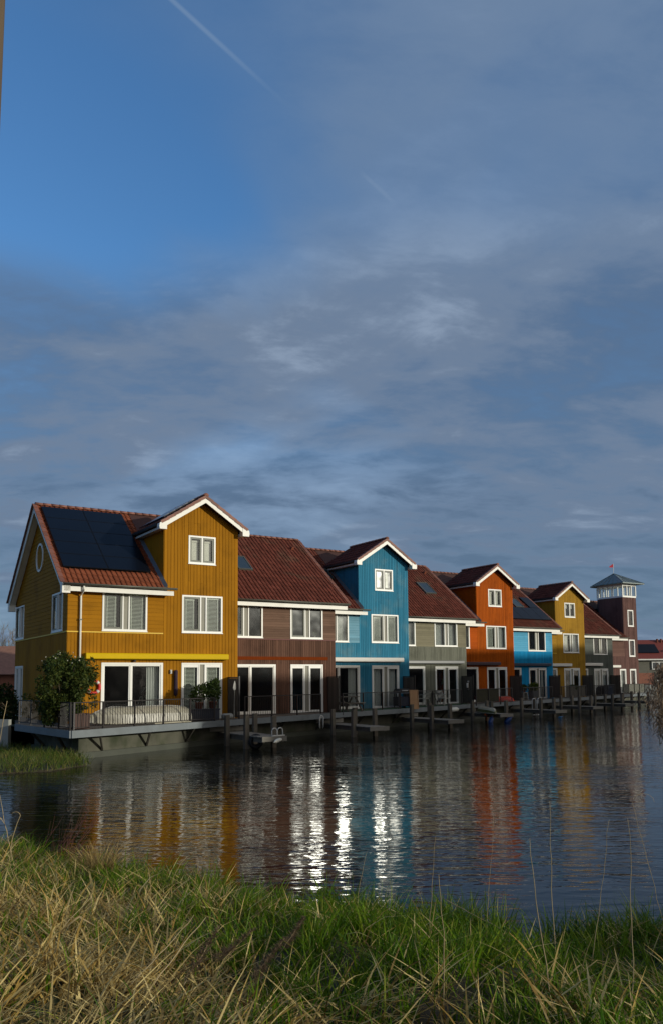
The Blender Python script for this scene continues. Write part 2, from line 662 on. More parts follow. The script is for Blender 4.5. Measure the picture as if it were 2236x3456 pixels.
def put_vplanks(parent, mat, it, single, name='plank', y=0.):
    """boards in front of the plane y; outward is -y"""
    mb = MB()
    for a, b, c, ta, tb in it:
        g, ch = .003, .005
        pieces = [(c, ta, tb)]
        if min(ta, tb) - c > 1.2 and random.random() < .5:
            zj = c + (min(ta, tb) - c) * random.uniform(.15, .85)
            pieces = [(c, zj - .004, zj - .004), (zj + .004, ta, tb)]
        for c, ta, tb in pieces:
            t = BT + random.uniform(-.003, .003)
            m = MB() if single else mb
            yo = y - t
            m.hexa([(a + g, y, c), (b - g, y, c), (b - g, y, tb), (a + g, y, ta)],
                   [(a + g + ch, yo, c), (b - g - ch, yo, c), (b - g - ch, yo, tb), (a + g + ch, yo, ta)])
            if single:
                m.build(name, mat, parent)
    if not single and mb.v:
        return mb.build('siding', mat, parent, kind='stuff')


def put_hplanks(parent, mat, it, single, name='plank', y=0.):
    mb = MB()
    for a, b, ca, da, cb, db in it:
        g = .004
        m = MB() if single else mb
        o1, o2 = y - BT - random.uniform(.0, .004), y - .008
        m.hexa([(ca, y, a + g), (da, y, a + g), (db, y, b - g), (cb, y, b - g)],
               [(ca, o1, a + g), (da, o1, a + g), (db, o2, b - g), (cb, o2, b - g)])
        if single:
            m.build(name, mat, parent)
    if not single and mb.v:
        return mb.build('siding', mat, parent, kind='stuff')


# ------------------------------------------------------------------ windows
def frame_mesh(mb, x0, x1, z0, z1, w, y0, y1):
    mb.box(x0, x1, y0, y1, z1 - w, z1)
    mb.box(x0, x1, y0, y1, z0, z0 + w)
    mb.box(x0, x0 + w, y0, y1, z0 + w, z1 - w)
    mb.box(x1 - w, x1, y0, y1, z0 + w, z1 - w)


def slats(x0, x1, z0, z1, y, pitch=.055, tilt=.6):
    mb = MB()
    n = int((z1 - z0) / pitch)
    for k in range(n):
        z = z0 + (k + .5) * pitch
        d, h = .02 * math.cos(tilt), .02 * math.sin(tilt)
        mb.hexa([(x0, y - d, z - h), (x1, y - d, z - h), (x1, y + d, z + h), (x0, y + d, z + h)],
                [(x0, y - d, z - h + .003), (x1, y - d, z - h + .003), (x1, y + d, z + h + .003), (x0, y + d, z + h + .003)])
    for x in (x0 + (x1 - x0) * .12, x0 + (x1 - x0) * .86):
        mb.box(x - .012, x + .012, y - .028, y - .024, z0, z1)
    mb.box(x0, x1, y - .025, y + .025, z1 - .05, z1)
    return mb


def curtain(x0, x1, z0, z1, y, wave=.10, amp=.03):
    mb = MB()
    n = max(6, int((x1 - x0) / wave * 6))
    a, b = [], []
    for k in range(n + 1):
        x = x0 + (x1 - x0) * k / n
        yy = y + amp * math.sin(2 * math.pi * (x - x0) / wave + .6 * math.sin(7 * x))
        a.append((x, yy, z0))
        b.append((x, yy + .01, z1))
    mb.loft([a, b], close=False, caps=False)
    return mb


def fill(parent, kind, x0, x1, z0, z1):
    y = .13
    if kind == 'venetian':
        slats(x0 + .02, x1 - .03, z0 + .02, z1 - .01, y - .03).build('blind', SLAT, parent, kind='stuff')
    elif kind == 'venetian_part':
        slats(x0 + .02, x0 + (x1 - x0) * .78, z0 + .02, z1 - .01, y - .03).build('blind', SLAT, parent, kind='stuff')
    elif kind == 'roller':
        MB().box(x0 + .02, x1 - .02, y, y + .01, z0 + .03, z1 - .12).box(x0 + .01, x1 - .01, y - .03, y + .03, z1 - .12, z1 - .04).build('blind', BLIND, parent)
    elif kind == 'half_roller':
        MB().box(x0 + .02, x1 - .02, y, y + .01, z1 - (z1 - z0) * .35, z1 - .03).build('blind', BLIND, parent)
    elif kind == 'curtain':
        curtain(x0, x1, z0, z1, y + .08).build('curtain', CURT, parent, True)
    elif kind == 'curtain_right':
        curtain(x1 - (x1 - x0) * .42, x1, z0, z1, y + .08).build('curtain', CURT, parent, True)
    elif kind == 'curtain_left':
        curtain(x0, x0 + (x1 - x0) * .3, z0, z1, y + .08).build('curtain', CURT, parent, True)


def glazed(parent, name, x0, x1, z0, z1, segs, w=.07, mull=.055, sashes=(), door=False, head=False, y=0.):
    """outer frame is the part; panes, panels, blinds and sashes are its sub-parts"""
    mb = MB()
    frame_mesh(mb, x0, x1, z0, z1, w, y - .035, y + .09)
    tot = sum(s[1] for s in segs)
    inner = (x1 - x0) - 2 * w - mull * (len(segs) - 1)
    x = x0 + w
    todo = []
    for k, s in enumerate(segs):
        sw = inner * s[1] / tot
        todo.append((s, x, x + sw, k))
        if k < len(segs) - 1:
            mb.box(x + sw, x + sw + mull, y - .03, y + .08, z0 + w, z1 - w)
        x += sw + mull
    if not door:
        mb.box(x0 - .02, x1 + .02, y - .06, y + .02, z0 - .03, z0)
    f = mb.build(name, WHITE2, parent)
    for s, a, b, k in todo:
        lo, hi = z0 + w, z1 - w
        if s[0] == 'panel':
            MB().box(a, b, y + .01, y + .03, lo, hi).build('vent_panel', PANEL, f)
            continue
        if s[0] == 'sash' or door:
            sm = MB()
            sw = .075 if s[0] == 'sash' else .05
            frame_mesh(sm, a, b, lo, hi, sw, y - .01, y + .06)
            if head and door:
                sm.box(a, b, y - .02, y - .01, hi - .12, hi)
            sm.build('sash', OLIVE if s[0] == 'sash' else WHITE2, f)
            a, b, lo, hi = a + sw, b - sw, lo + sw, hi - sw
        MB().box(a, b, y + .03, y + .036, lo, hi).build('pane', GLASS, f)
        fill(f, s[2] if len(s) > 2 else None, a, b, lo, hi)
    return f


# ------------------------------------------------------------------ roof tiles
def pantile(cw, gl, mat):
    mb = MB()
    k = 8
    prof = []
    for j in range(k + 1):
        u = j / k
        h = .020 * math.sin(2 * math.pi * (u * 1.0 + .02)) + .010 * math.sin(4 * math.pi * u)
        prof.append((u * (cw + .018), h + .03))
    lo, up, bt = [], [], []
    for x, h in prof:
        lo.append((x, -.045, h + .022))
        up.append((x, gl, h))
        bt.append((x, -.045, h - .004))
    n = len(prof)
    mb.v = lo + up + bt
    for j in range(k):
        mb.f.append((j, j + 1, n + j + 1, n + j))
        mb.f.append((2 * n + j, 2 * n + j + 1, j + 1, j))
    m = mb.mesh('roof_tile', mat, False)
    sm = [True] * len(m.polygons)
    for j in range(1, len(sm), 2):
        sm[j] = False
    m.polygons.foreach_set('use_smooth', sm)
    return m, np.array(mb.v), mb.f


TCW, TGA = .210, .365
TILE_MESH = {}


def tiles(root, roof, org, xd, ud, ncol, nrow, skip=None, limit=0, mat=None, cw=TCW, ga=TGA):
    mat = mat or TILE
    key = (mat.name, cw, ga)
    if key not in TILE_MESH:
        TILE_MESH[key] = pantile(cw, ga, mat)
    me, tv, tf = TILE_MESH[key]
    xd, ud = Vector(xd).normalized(), Vector(ud).normalized()
    nd = xd.cross(ud)
    B = Matrix((xd, ud, nd)).transposed().to_4x4()
    B.translation = Vector(org)
    cells = []
    for r in range(nrow):
        for c in range(ncol):
            x, y = c * cw, r * ga
            if skip and skip(x + cw / 2, y + ga / 2):
                continue
            p = B @ Vector((x, y, 0))
            wp = root.matrix_basis @ p
            cells.append(((wp - Vector((0, 0, CAM_Z))).length, x, y))
    cells.sort()
    for d, x, y in cells[:limit]:
        o = bpy.data.objects.new('roof_tile', me)
        link(o, roof)
        o.matrix_local = B @ Matrix.Translation((x + random.uniform(-.004, .004), y + random.uniform(-.008, .008), random.uniform(-.003, .005))) @ Matrix.Rotation(random.uniform(-.012, .012), 4, 'Z')
    rest = cells[limit:]
    if rest:
        m = np.array(B)
        offs = np.array([(x, y, 0) for d, x, y in rest]) + RNG.normal(0, .003, (len(rest), 3))
        vs = (tv[None] + offs[:, None]).reshape(-1, 3)
        vs = vs @ m[:3, :3].T + m[:3, 3]
        fs = (np.array(tf)[None] + (np.arange(len(rest)) * len(tv))[:, None, None]).reshape(-1, 4)
        np_mesh('roof_tiles', vs, fs, mat, roof, kind='stuff', smooth=True)
    return len(cells[:limit])


def ridge_mesh(ln=.36, r=.12):
    mb = MB()
    a, b = [], []
    for k in range(9):
        t = math.pi * k / 8
        a.append((0, -math.cos(t) * r * 1.08, math.sin(t) * r * 1.0))
        b.append((ln, -math.cos(t) * r * .95, math.sin(t) * r * .86))
    mb.loft([a, b], close=True, caps=True)
    return mb.mesh('ridge_tile', RIDGE, True)


RIDGE_ME = ridge_mesh()


def verge_mesh(ln=.38):
    mb = MB()
    a = [(0, -.06, -.07), (0, -.06, .05), (0, .12, .06), (0, .12, .03), (0, -.045, .02), (0, -.045, -.07)]
    b = [(ln, y, z - .022) for _, y, z in a]
    mb.loft([a, b])
    return mb.mesh('verge_tile', RIDGE, False)


VERGE_ME = verge_mesh()


def line_pieces(roof, me, p, q, step, name, up=(0, 0, 1), flip=False, joined=False):
    p, q = Vector(p), Vector(q)
    n = max(1, round((q - p).length / step))
    xd = (q - p).normalized()
    up = Vector(up)
    yd = up.cross(xd).normalized()
    zd = xd.cross(yd)
    if flip:
        yd = -yd
    B = Matrix((xd, yd, zd)).transposed().to_4x4()
    if joined:
        vs = np.array([v.co for v in me.vertices])
        fs = [tuple(f.vertices) for f in me.polygons]
        mb = MB()
        for k in range(n):
            C = B.copy()
            C.translation = p.lerp(q, k / n)
            b = len(mb.v)
            mb.v += [tuple(C @ Vector(v)) for v in vs]
            mb.f += [tuple(b + i for i in f) for f in fs]
        return mb.build(name + 's', me.materials[0], roof, kind='stuff')
    for k in range(n):
        C = B.copy()
        C.translation = p.lerp(q, k / n)
        o = bpy.data.objects.new(name, me)
        link(o, roof)
        o.matrix_local = C @ Matrix.Rotation(random.uniform(-.01, .01), 4, 'Z')


# ------------------------------------------------------------------ the houses
EY, EZ = -.42, 5.38
PITCH = math.atan2(4.0, 5.2)
SL = 6.55
CP, SP = math.cos(PITCH), math.sin(PITCH)
RY, RZ = EY + SL * CP, EZ + SL * SP
DEP = RY * 2
TW = 3.383
TSL = .65
TANG = math.atan(TSL)
TZ = 9.42
TYB = 3.3


def roof_z(y):
    y = y if y <= RY else 2 * RY - y
    return EZ + (y - EY) * math.tan(PITCH)


def gable_top(x):
    return 8.12 + TSL * (TW / 2 - abs(x + TW / 2))


def roof_at(x, v, h=0.):
    """point on the front slope: along x, v up-slope, h above"""
    return Vector((x, EY + v * CP - h * SP, EZ + v * SP + h * CP))


def skylight(roof, x0, x1, v0, v1, open_=False):
    mb = MB()
    fw = .07
    for a, b, c, d in ((x0, x1, v0, v0 + fw), (x0, x1, v1 - fw, v1), (x0, x0 + fw, v0 + fw, v1 - fw), (x1 - fw, x1, v0 + fw, v1 - fw)):
        mb.hexa([roof_at(a, c, .0), roof_at(b, c, .0), roof_at(b, d, .0), roof_at(a, d, .0)],
                [roof_at(a, c, .13), roof_at(b, c, .13), roof_at(b, d, .13), roof_at(a, d, .13)])
    s = mb.build('skylight', GUTTER, roof.parent)
    MB().hexa([roof_at(x0 + fw, v0 + fw, .10), roof_at(x1 - fw, v0 + fw, .10), roof_at(x1 - fw, v1 - fw, .10), roof_at(x0 + fw, v1 - fw, .10)],
              [roof_at(x0 + fw, v0 + fw, .11), roof_at(x1 - fw, v0 + fw, .11), roof_at(x1 - fw, v1 - fw, .11), roof_at(x0 + fw, v1 - fw, .11)]).build('pane', SKYGLASS, s)


SKYGLASS = M('skylight_glass', (.02, .03, .035), .06, .1, spec=1.0)


def solar(parent, x0, x1, v0, v1):
    g = .003
    mb = MB()
    P = lambda x, v, h: roof_at(x, v, h)
    x0, x1, v0, v1 = x0 + g, x1 - g, v0 + g, v1 - g
    mb.hexa([P(x0, v0, .10), P(x1, v0, .10), P(x1, v1, .10), P(x0, v1, .10)], [P(x0, v0, .14), P(x1, v0, .14), P(x1, v1, .14), P(x0, v1, .14)])
    s = mb.build('solar_panel', SOLARF, parent)
    b = .02
    MB().hexa([P(x0 + b, v0 + b, .139), P(x1 - b, v0 + b, .139), P(x1 - b, v1 - b, .139), P(x0 + b, v1 - b, .139)],
              [P(x0 + b, v0 + b, .143), P(x1 - b, v0 + b, .143), P(x1 - b, v1 - b, .143), P(x0 + b, v1 - b, .143)]).build('cell_glass', SOLAR, s)


def house(i, sp):
    W = sp.get('W', UW)
    tower = sp.get('tower', False)
    single = sp.get('single', False)
    vm, hm = sp['v'], sp['h']
    rt = empty('row_house', hw(i, 0, 0, DECK), TH)
    rt.matrix_basis = Matrix.Translation(hw(i, 0, 0, DECK)) @ Matrix.Rotation(TH, 4, 'Z')
    tag(rt, sp['label'], 'house', 'wooden row houses along the quay')
    DR = (-2.58, -.736, 0.0, 2.35)
    WR = (-2.58, -.736, 3.62, 5.197)
    WL = (-5.94, -4.09, 3.62, 5.197)
    DL = (-5.94, -3.39, 0.0, 2.35)
    TWN = (-2.31, -1.074, 6.555, 7.755)
    holes = [DR, WR, WL, DL]
    if sp.get('lookout'):
        DR, DR2 = (-1.35, -.44, 0, 2.35), (-2.83, -1.93, 0, 2.35)
        WR, WU = (-1.34, -.47, 3.57, 5.23), (-1.37, -.52, 6.53, 8.16)
        DL = (-6.2, -4.2, 0, 2.35)
        holes = [DR, DR2, WR, WU, DL]
    if tower:
        holes.append(TWN)
    # shell: front wall with its openings, sides, back, floors
    mb = MB()
    for a, b, c, d in sub_rects(-W, 0, -.1, 5.30, holes):
        mb.box(a, b, .0, .16, c, d)
    if tower:
        for a, b, c, d in sub_rects(-TW, 0, 5.30, 8.0, holes):
            mb.box(a, b, .0, .16, c, d)
        mb.hexa([(-TW, 0, 8.0), (0, 0, 8.0), (0, 0, 8.10), (-TW / 2, 0, gable_top(-TW / 2) - .02), (-TW, 0, 8.10)],
                [(-TW, .16, 8.0), (0, .16, 8.0), (0, .16, 8.10), (-TW / 2, .16, gable_top(-TW / 2) - .02), (-TW, .16, 8.10)])
        for x in (-TW, -.12):
            mb.box(x, x + .12, .16, TYB - .15, 5.2, 8.1)
    if sp.get('lookout'):
        for a, b, c, d in sub_rects(-2.0, 0, 5.30, 9.4, holes):
            mb.box(a, b, .0, .16, c, d)
    gt = lambda y: roof_z(y) - .20
    gh = sp.get('gable_holes', [])
    for x in (-W, -.12):
        pts = [(-.0 + .16, -.1), (DEP, -.1), (DEP, gt(DEP)), (RY, gt(RY)), (.16, gt(.16))]
        if x == -W and gh:
            for a, b, c, d in sub_rects(.16, DEP, -.1, 5.3, gh):
                mb.box(x, x + .12, a, b, c, d)
            pts = [(.16, 5.3), (DEP, 5.3), (DEP, gt(DEP)), (RY, gt(RY)), (.16, gt(.16))]
        mb.hexa([(x, y, z) for y, z in pts], [(x + .12, y, z) for y, z in pts])
    mb.box(-W + .12, -.12, DEP - .12, DEP, -.1, 5.3)
    mb.build('wall', sp.get('body', vm), rt)
    it = MB()
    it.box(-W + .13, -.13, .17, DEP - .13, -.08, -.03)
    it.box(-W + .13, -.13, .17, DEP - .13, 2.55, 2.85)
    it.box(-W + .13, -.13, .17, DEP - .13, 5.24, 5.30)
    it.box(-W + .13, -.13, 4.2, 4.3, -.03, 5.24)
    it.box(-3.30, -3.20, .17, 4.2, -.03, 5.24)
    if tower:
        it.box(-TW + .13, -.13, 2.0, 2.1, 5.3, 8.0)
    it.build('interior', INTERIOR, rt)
    # cladding
    zs = 3.55
    pv = sp.get('pitch', .13)
    xr = -TW if tower else (-2.0 if sp.get('lookout') else 0)
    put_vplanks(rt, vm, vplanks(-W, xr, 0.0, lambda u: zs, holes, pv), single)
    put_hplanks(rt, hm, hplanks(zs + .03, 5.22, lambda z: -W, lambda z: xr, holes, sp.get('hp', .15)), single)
    if tower:
        put_vplanks(rt, vm, vplanks(-TW, 0, 0.0, gable_top, holes, pv), single)
    if sp.get('lookout'):
        put_vplanks(rt, vm, vplanks(-2.0, 0, 0.0, lambda u: 9.4, holes, pv), single)
    if sp.get('strip'):
        st = MB()
        for a, b in spans(-W - .02, xr - .02 if tower else xr, [(h[0] - .02, h[1] + .02) for h in holes if h[2] < zs + .02 < h[3] + 1 and h[2] > 3 and h[2] < 4]):
            st.box(a, b, -.045, .0, zs - .02, zs + .028)
        st.build('trim_strip', sp['strip'], rt)
    # openings
    win = sp.get('win', {})
    g = lambda k, d: win.get(k, d)
    if not sp.get('lookout'):
        glazed(rt, 'window', *WR, [(g('wrk', 'sash'), .74, g('wr1', None)), ('panel', .20), ('pane', .66, g('wr2', None))])
        glazed(rt, 'window', *WL, [(g('wlk', 'sash'), .74, g('wl1', None)), ('panel', .20), ('pane', .66, g('wl2', None))])
        glazed(rt, 'door', *DR, [('pane', .70, g('dr1', None)), ('panel', .22), ('pane', .70, g('dr2', None))], door=True, head=True)
        glazed(rt, 'sliding_door', *DL, [('pane', 1.0, g('dl1', None)), ('pane', 1.15, g('dl2', 'curtain_right'))], door=True, w=.09)
    else:
        for q in (DR, DR2):
            glazed(rt, 'door', *q, [('pane', 1, 'curtain')], door=True, w=.10)
        for q in (WR, WU):
            glazed(rt, 'window', *q, [('pane', 1, 'curtain_left')], w=.11)
        glazed(rt, 'sliding_door', *DL, [('pane', 1.0), ('pane', 1.15)], door=True, w=.09)
    if tower:
        glazed(rt, 'window', *TWN, [('sash', 1, g('tw', 'roller')), ('sash', 1, g('tw', 'roller'))], mull=.06)
    # main roof
    right = .58 if not tower and not sp.get('lookout') else 0.0
    left = -W - (.30 if sp.get('gable') else 0.0)
    rb = MB()
    hlf = .17
    xe = right if not tower and not sp.get('lookout') else (-TW if tower else -2.0)
    rb.hexa([roof_at(left, 0, -hlf), roof_at(xe, 0, -hlf), roof_at(xe, SL, -hlf), roof_at(left, SL, -hlf)],
            [roof_at(left, 0, 0), roof_at(xe, 0, 0), roof_at(xe, SL, 0), roof_at(left, SL, 0)])
    back = lambda x, v, h: Vector((x, 2 * RY - (EY + v * CP - h * SP), EZ + v * SP + h * CP))
    x2 = right if right else (0.05 if tower else 0.0)
    rb.hexa([back(left, 0, -hlf), back(x2, 0, -hlf), back(x2, SL, -hlf), back(left, SL, -hlf)],
            [back(left, 0, .04), back(x2, 0, .04), back(x2, SL, .04), back(left, SL, .04)])
    if xe < 0:
        vv = (TYB - .2 - EY) / CP if tower else (3.6 - EY) / CP
        rb.hexa([roof_at(xe, vv, -hlf), roof_at(x2, vv, -hlf), roof_at(x2, SL, -hlf), roof_at(xe, SL, -hlf)],
                [roof_at(xe, vv, .04), roof_at(x2, vv, .04), roof_at(x2, SL, .04), roof_at(xe, SL, .04)])
    roof = rb.build('roof', TILEDARK, rt)
    lim = sp.get('limit', 0)
    ncol = int((xe - left + .02) / TCW)
    sol = sp.get('solar', [])
    sky = sp.get('sky', [])
    over = lambda x, y: any(a + .02 < x + left < b - .02 and c + .1 < y < d - .1 for a, b, c, d in sol + sky)
    tm = sp.get('tile', TILE)
    used = tiles(rt, roof, roof_at(left, .02, .0), (1, 0, 0), (0, CP, SP), ncol, 18, over, max(0, lim - (85 if tower else 0)), tm, cw=(xe - left) / ncol)
    line_pieces(roof, RIDGE_ME, (left, RY, RZ + .02), (x2 if right else x2, RY, RZ + .02), .34, 'ridge_tile', joined=i > 4)
    if right:
        line_pieces(roof, VERGE_ME, roof_at(right, .0, .02), roof_at(right, SL, .02), .36, 'verge_tile', up=(0, -SP, CP), flip=True, joined=i > 3)
    for s in sol:
        nx, nv = s[4] if len(s) > 4 else (1, 1), 1
    # eaves
    gr = -3.0 if tower else (right if right else -1.85)
    gl = left
    gb = MB()
    sec = []
    for x in (gl - .02, gr):
        sec.append([(x, EY - .03 + .075 * math.cos(a) - .075, EZ + .02 + .085 * math.sin(a)) for a in [math.pi + k * math.pi / 6 for k in range(7)]] +
                   [(x, EY - .035 + .065 * math.cos(a) - .07, EZ + .022 + .07 * math.sin(a)) for a in [2 * math.pi - k * math.pi / 6 for k in range(7)]])
    gb.loft(sec)
    gb.build('gutter', GUTTER, rt, True)
    MB().box(gl + .04, gr - .1, EY + .0, EY + .035, 5.10, 5.28).build('fascia', WHITE, rt)
    MB().box(gl + .05, gr - .12, EY + .035, -.02, 5.16, 5.19).build('soffit', WHITE, rt)
    if tower:
        # dormer tower above the eaves: cheek, roof, barge boards
        ck = MB()
        y0, y1 = 0.0, TYB - .1
        n = 26
        for k in range(n):
            a, b = y0 + (y1 - y0) * k / n, y0 + (y1 - y0) * (k + 1) / n
            lo_a, lo_b = roof_z(a) - .12, roof_z(b) - .12
            if min(lo_a, lo_b) > 8.2:
                break
            ck.hexa([(-TW, a + .004, lo_a), (-TW, b - .004, lo_b), (-TW, b - .004, 8.24), (-TW, a + .004, 8.24)],
                    [(-TW - .022, a + .008, lo_a), (-TW - .022, b - .008, lo_b), (-TW - .022, b - .008, 8.24), (-TW - .022, a + .008, 8.24)])
        ck.build('cheek_siding', vm, rt, kind='stuff')
        fl = MB()
        fl.hexa([roof_at(-TW - .16, .0, .045), roof_at(-TW - .02, .0, .045), roof_at(-TW - .02, 4.3, .045), roof_at(-TW - .16, 4.3, .045)],
                [roof_at(-TW - .16, .0, .055), roof_at(-TW - .02, .0, .16), roof_at(-TW - .02, 4.3, .16), roof_at(-TW - .16, 4.3, .055)])
        fl.build('flashing', LEAD, rt)
        xm = -TW / 2
        hs = TW / 2 + .28
        yf = -.36
        tb = MB()
        ct, stn = math.cos(TANG), math.sin(TANG)

        def tp(side, u, y, h):
            """u down the slope from the ridge"""
            return Vector((xm + side * (u * ct + h * stn), y, TZ - u * stn + h * ct))
        ln = hs / ct
        for s in (-1, 1):
            tb.hexa([tp(s, 0, yf, -.15), tp(s, ln, yf, -.15), tp(s, ln, TYB, -.15), tp(s, 0, TYB, -.15)],
                    [tp(s, 0, yf, 0), tp(s, ln, yf, 0), tp(s, ln, TYB, 0), tp(s, 0, TYB, 0)])
        tb.hexa([(xm - hs * .92, TYB - .1, TZ - hs * .92 * TSL - .1), (xm + hs * .92, TYB - .1, TZ - hs * .92 * TSL - .1), (xm, TYB - .1, TZ - .08)],
                [(xm - hs * .92, TYB - .02, TZ - hs * .92 * TSL - .1), (xm + hs * .92, TYB - .02, TZ - hs * .92 * TSL - .1), (xm, TYB - .02, TZ - .08)])
        tr = tb.build('dormer_roof', TILEDARK, rt)
        nc = int((TYB - yf - .05) / TCW)
        nr = int(ln / TGA)
        # left slope: x axis of the tiles runs towards the front
        P0 = tp(-1, ln, TYB, .0)
        tiles(rt, tr, P0, (0, -1, 0), (tp(-1, 0, 0, 0) - tp(-1, 1, 0, 0)), nc, nr, None, 85 if lim else 0, tm, cw=(TYB - yf) / nc, ga=ln / nr)
        P1 = tp(1, ln, yf, .0)
        tiles(rt, tr, P1, (0, 1, 0), (tp(1, 0, 0, 0) - tp(1, 1, 0, 0)), nc, nr, None, 0, tm, cw=(TYB - yf) / nc, ga=ln / nr)
        line_pieces(tr, RIDGE_ME, (xm, yf - .06, TZ + .03), (xm, TYB, TZ + .03), .34, 'ridge_tile', joined=i > 4)
        for s in (-1, 1):
            line_pieces(tr, VERGE_ME, tp(s, ln, yf, .02), tp(s, .05, yf, .02), .33, 'verge_tile',
                        up=(tp(s, 0, 0, 1) - tp(s, 0, 0, 0)), flip=(s > 0), joined=i > 4)
            bb = MB()
            d = .27
            A, B2 = tp(s, 0, 0, -.0), tp(s, ln, 0, -.0)
            bb.hexa([(A.x, yf - .035, A.z - d), (B2.x, yf - .035, B2.z - d), (B2.x, yf - .035, B2.z), (A.x, yf - .035, A.z)],
                    [(A.x, yf - .002, A.z - d), (B2.x, yf - .002, B2.z - d), (B2.x, yf - .002, B2.z), (A.x, yf - .002, A.z)])
            bb.build('barge_board', WHITE, rt)
            te = MB()
            xa, xb = B2.x - s * .24, B2.x + s * .07
            te.hexa([(xa, yf - .05, B2.z - .28), (xb, yf - .05, B2.z - .28), (xb + s * .02, yf - .05, B2.z - .16), (xb, yf - .05, B2.z - .03), (xa, yf - .05, B2.z + .24 * TSL)],
                    [(xa, yf + .25, B2.z - .28), (xb, yf + .25, B2.z - .28), (xb + s * .02, yf + .25, B2.z - .16), (xb, yf + .25, B2.z - .03), (xa, yf + .25, B2.z + .24 * TSL)])
            te.build('barge_end', WHITE, rt)
            B3 = tp(s, ln, 0, 0)
            sx = sorted((B3.x + s * .01, B3.x + s * .12))
            MB().box(sx[0], sx[1], yf + .26, TYB - .1, B3.z - .10, B3.z - .0).build('gutter', BLACKM, rt)
            sx = sorted((B3.x, xm + s * (TW / 2 + .03)))
            MB().box(sx[0], sx[1], yf + .26, TYB - .1, B3.z - .24, B3.z - .15).build('soffit', WHITE, rt)
    aw = sp.get('awning')
    if aw:
        am, xa, xb, r, z = aw
        mbw = MB()
        if sp.get('flat_band'):
            mbw.box(xa, xb, -.034, -.0, z - .10, z + .06)
            mbw.build('painted_band', am, rt)
        else:
            ring = [(-.026, -r), (-.25, -r), (-.285, -r * .75), (-.285, r * .65), (-.24, r), (-.026, r)]
            mbw.loft([[(x, y, z + q) for y, q in ring] for x in (xa, xb)])
            mbw.build('awning_box', am, rt)
    for s in sky:
        skylight(roof, *s)
    return rt, roof


AW_WHITE = M('awning_white', (.70, .67, .60), .4, .05)
AW_GREY = M('awning_grey', (.15, .155, .15), .35, .06)
AW_DARK = M('awning_aubergine', (.060, .035, .045), .4, .06)
AW_NAVY = M('awning_navy', (.020, .035, .065), .4, .06)
AW_YEL = M('awning_yellow', (.60, .40, .003), .55, .05, spec=.1)
BAND = M('orange_band', (.155, .030, .005), .8, .15, (26, 26, 1), spec=.04)
MAROON = M('maroon_strip', (.13, .03, .022), .6, .1)

SPECS = [
    dict(label='yellow end house with dormer tower and dark solar panels, nearest on the quay', tower=True, single=True, v=YEL_V, h=YEL_H,
         W=7.29, gable=True, strip=YELP, limit=290, tile=TILE2, pitch=.145, hp=.165, solar=[(-7.40, -3.80, 1.08, 6.25)],
         awning=(AW_YEL, -6.61, -.55, .12, 2.60),
         gable_holes=[(.65, 2.39, 3.62, 5.197), (7.71, 9.58, 3.62, 5.197), (7.71, 9.4, 0, 2.35)],
         win=dict(wr1='venetian_part', wr2='venetian', wl1='venetian_part', wl2='venetian', dr1='venetian', dr2='venetian', dl1=None, dl2='curtain_right', tw='roller')),
    dict(label='brown house with rust band and broad red tile roof, beside the nearest yellow house', v=BRN_V, h=BRN_H, strip=MAROON, limit=295, pitch=.105, hp=.12,
         awning=(BAND, -6.6, -.45, .1, 2.66), flat_band=True, sky=[(-4.55, -3.75, 2.72, 4.05)],
         win=dict(wl1=None, wl2=None, dl2=None)),
    dict(label='deep blue house with tower gable and cream blinds, between brown and grey houses', tower=True, v=BLU_V, h=BLU_H, limit=295, pitch=.115, hp=.14,
         awning=(AW_WHITE, -6.4, -.56, .12, 2.66), sky=[(-4.35, -3.72, 3.05, 4.1)],
         win=dict(wlk='pane', wl1='curtain', wl2='curtain', tw='roller', dr1='curtain', dr2='curtain', wr1='venetian', wr2='venetian', dl2='curtain_right')),
    dict(label='olive grey house with one roof window, between deep blue and orange houses', v=GRY_V, h=GRY_H, limit=295, pitch=.12, hp=.14,
         awning=(AW_GREY, -6.5, -.4, .10, 2.62), sky=[(-1.78, -.90, 2.80, 4.15)],
         win=dict(wr1='curtain', wr2='curtain', wl1='curtain', wl2='curtain', dl2=None, wrk='pane')),
    dict(label='bright orange house with tower gable and dark awning box', tower=True, v=ORA_V, h=ORA_H, strip=ORA_V, pitch=.13,
         awning=(AW_DARK, -6.5, -1.52, .11, 2.58), win=dict(tw='roller', wr1='venetian', wr2='curtain', wl1='curtain', wl2='curtain', dl2=None)),
    dict(label='sky blue house with solar panels low on its roof, right of the orange house', v=BL2_V, h=BL2_H, pitch=.13,
         awning=(AW_NAVY, -6.5, -.42, .11, 2.58), solar=[(-5.9, .46, 1.0, 2.68), (-.52, .46, 2.68, 4.25)], sky=[(-2.0, -1.12, 2.78, 3.95)], win=dict(dl2=None, dr2='curtain_right')),
    dict(label='ochre yellow house with tower gable, further along past the sky blue house', tower=True, v=YE2_V, h=YE2_H, strip=YELP, pitch=.13,
         awning=(AW_WHITE, -6.5, -1.9, .12, 2.60), win=dict(tw='half_roller', wr1='roller', wr2='curtain', dl2=None)),
    dict(label='slate grey house with white awning box, next to the far lookout tower house', v=GR2_V, h=GR2_H, pitch=.13,
         awning=(AW_WHITE, -6.5, -1.69, .13, 2.72), win=dict(dr1='curtain', dr2='curtain', dl2=None)),
    dict(label='red brown house with square lookout tower and glazed lantern at the far end', lookout=True, v=BR2_V, h=BR2_H, pitch=.14,
         awning=(AW_WHITE, -6.5, -2.95, .12, 2.60)),
]
HOUSES = []
for i, sp in enumerate(SPECS):
    HOUSES.append(house(i, sp))

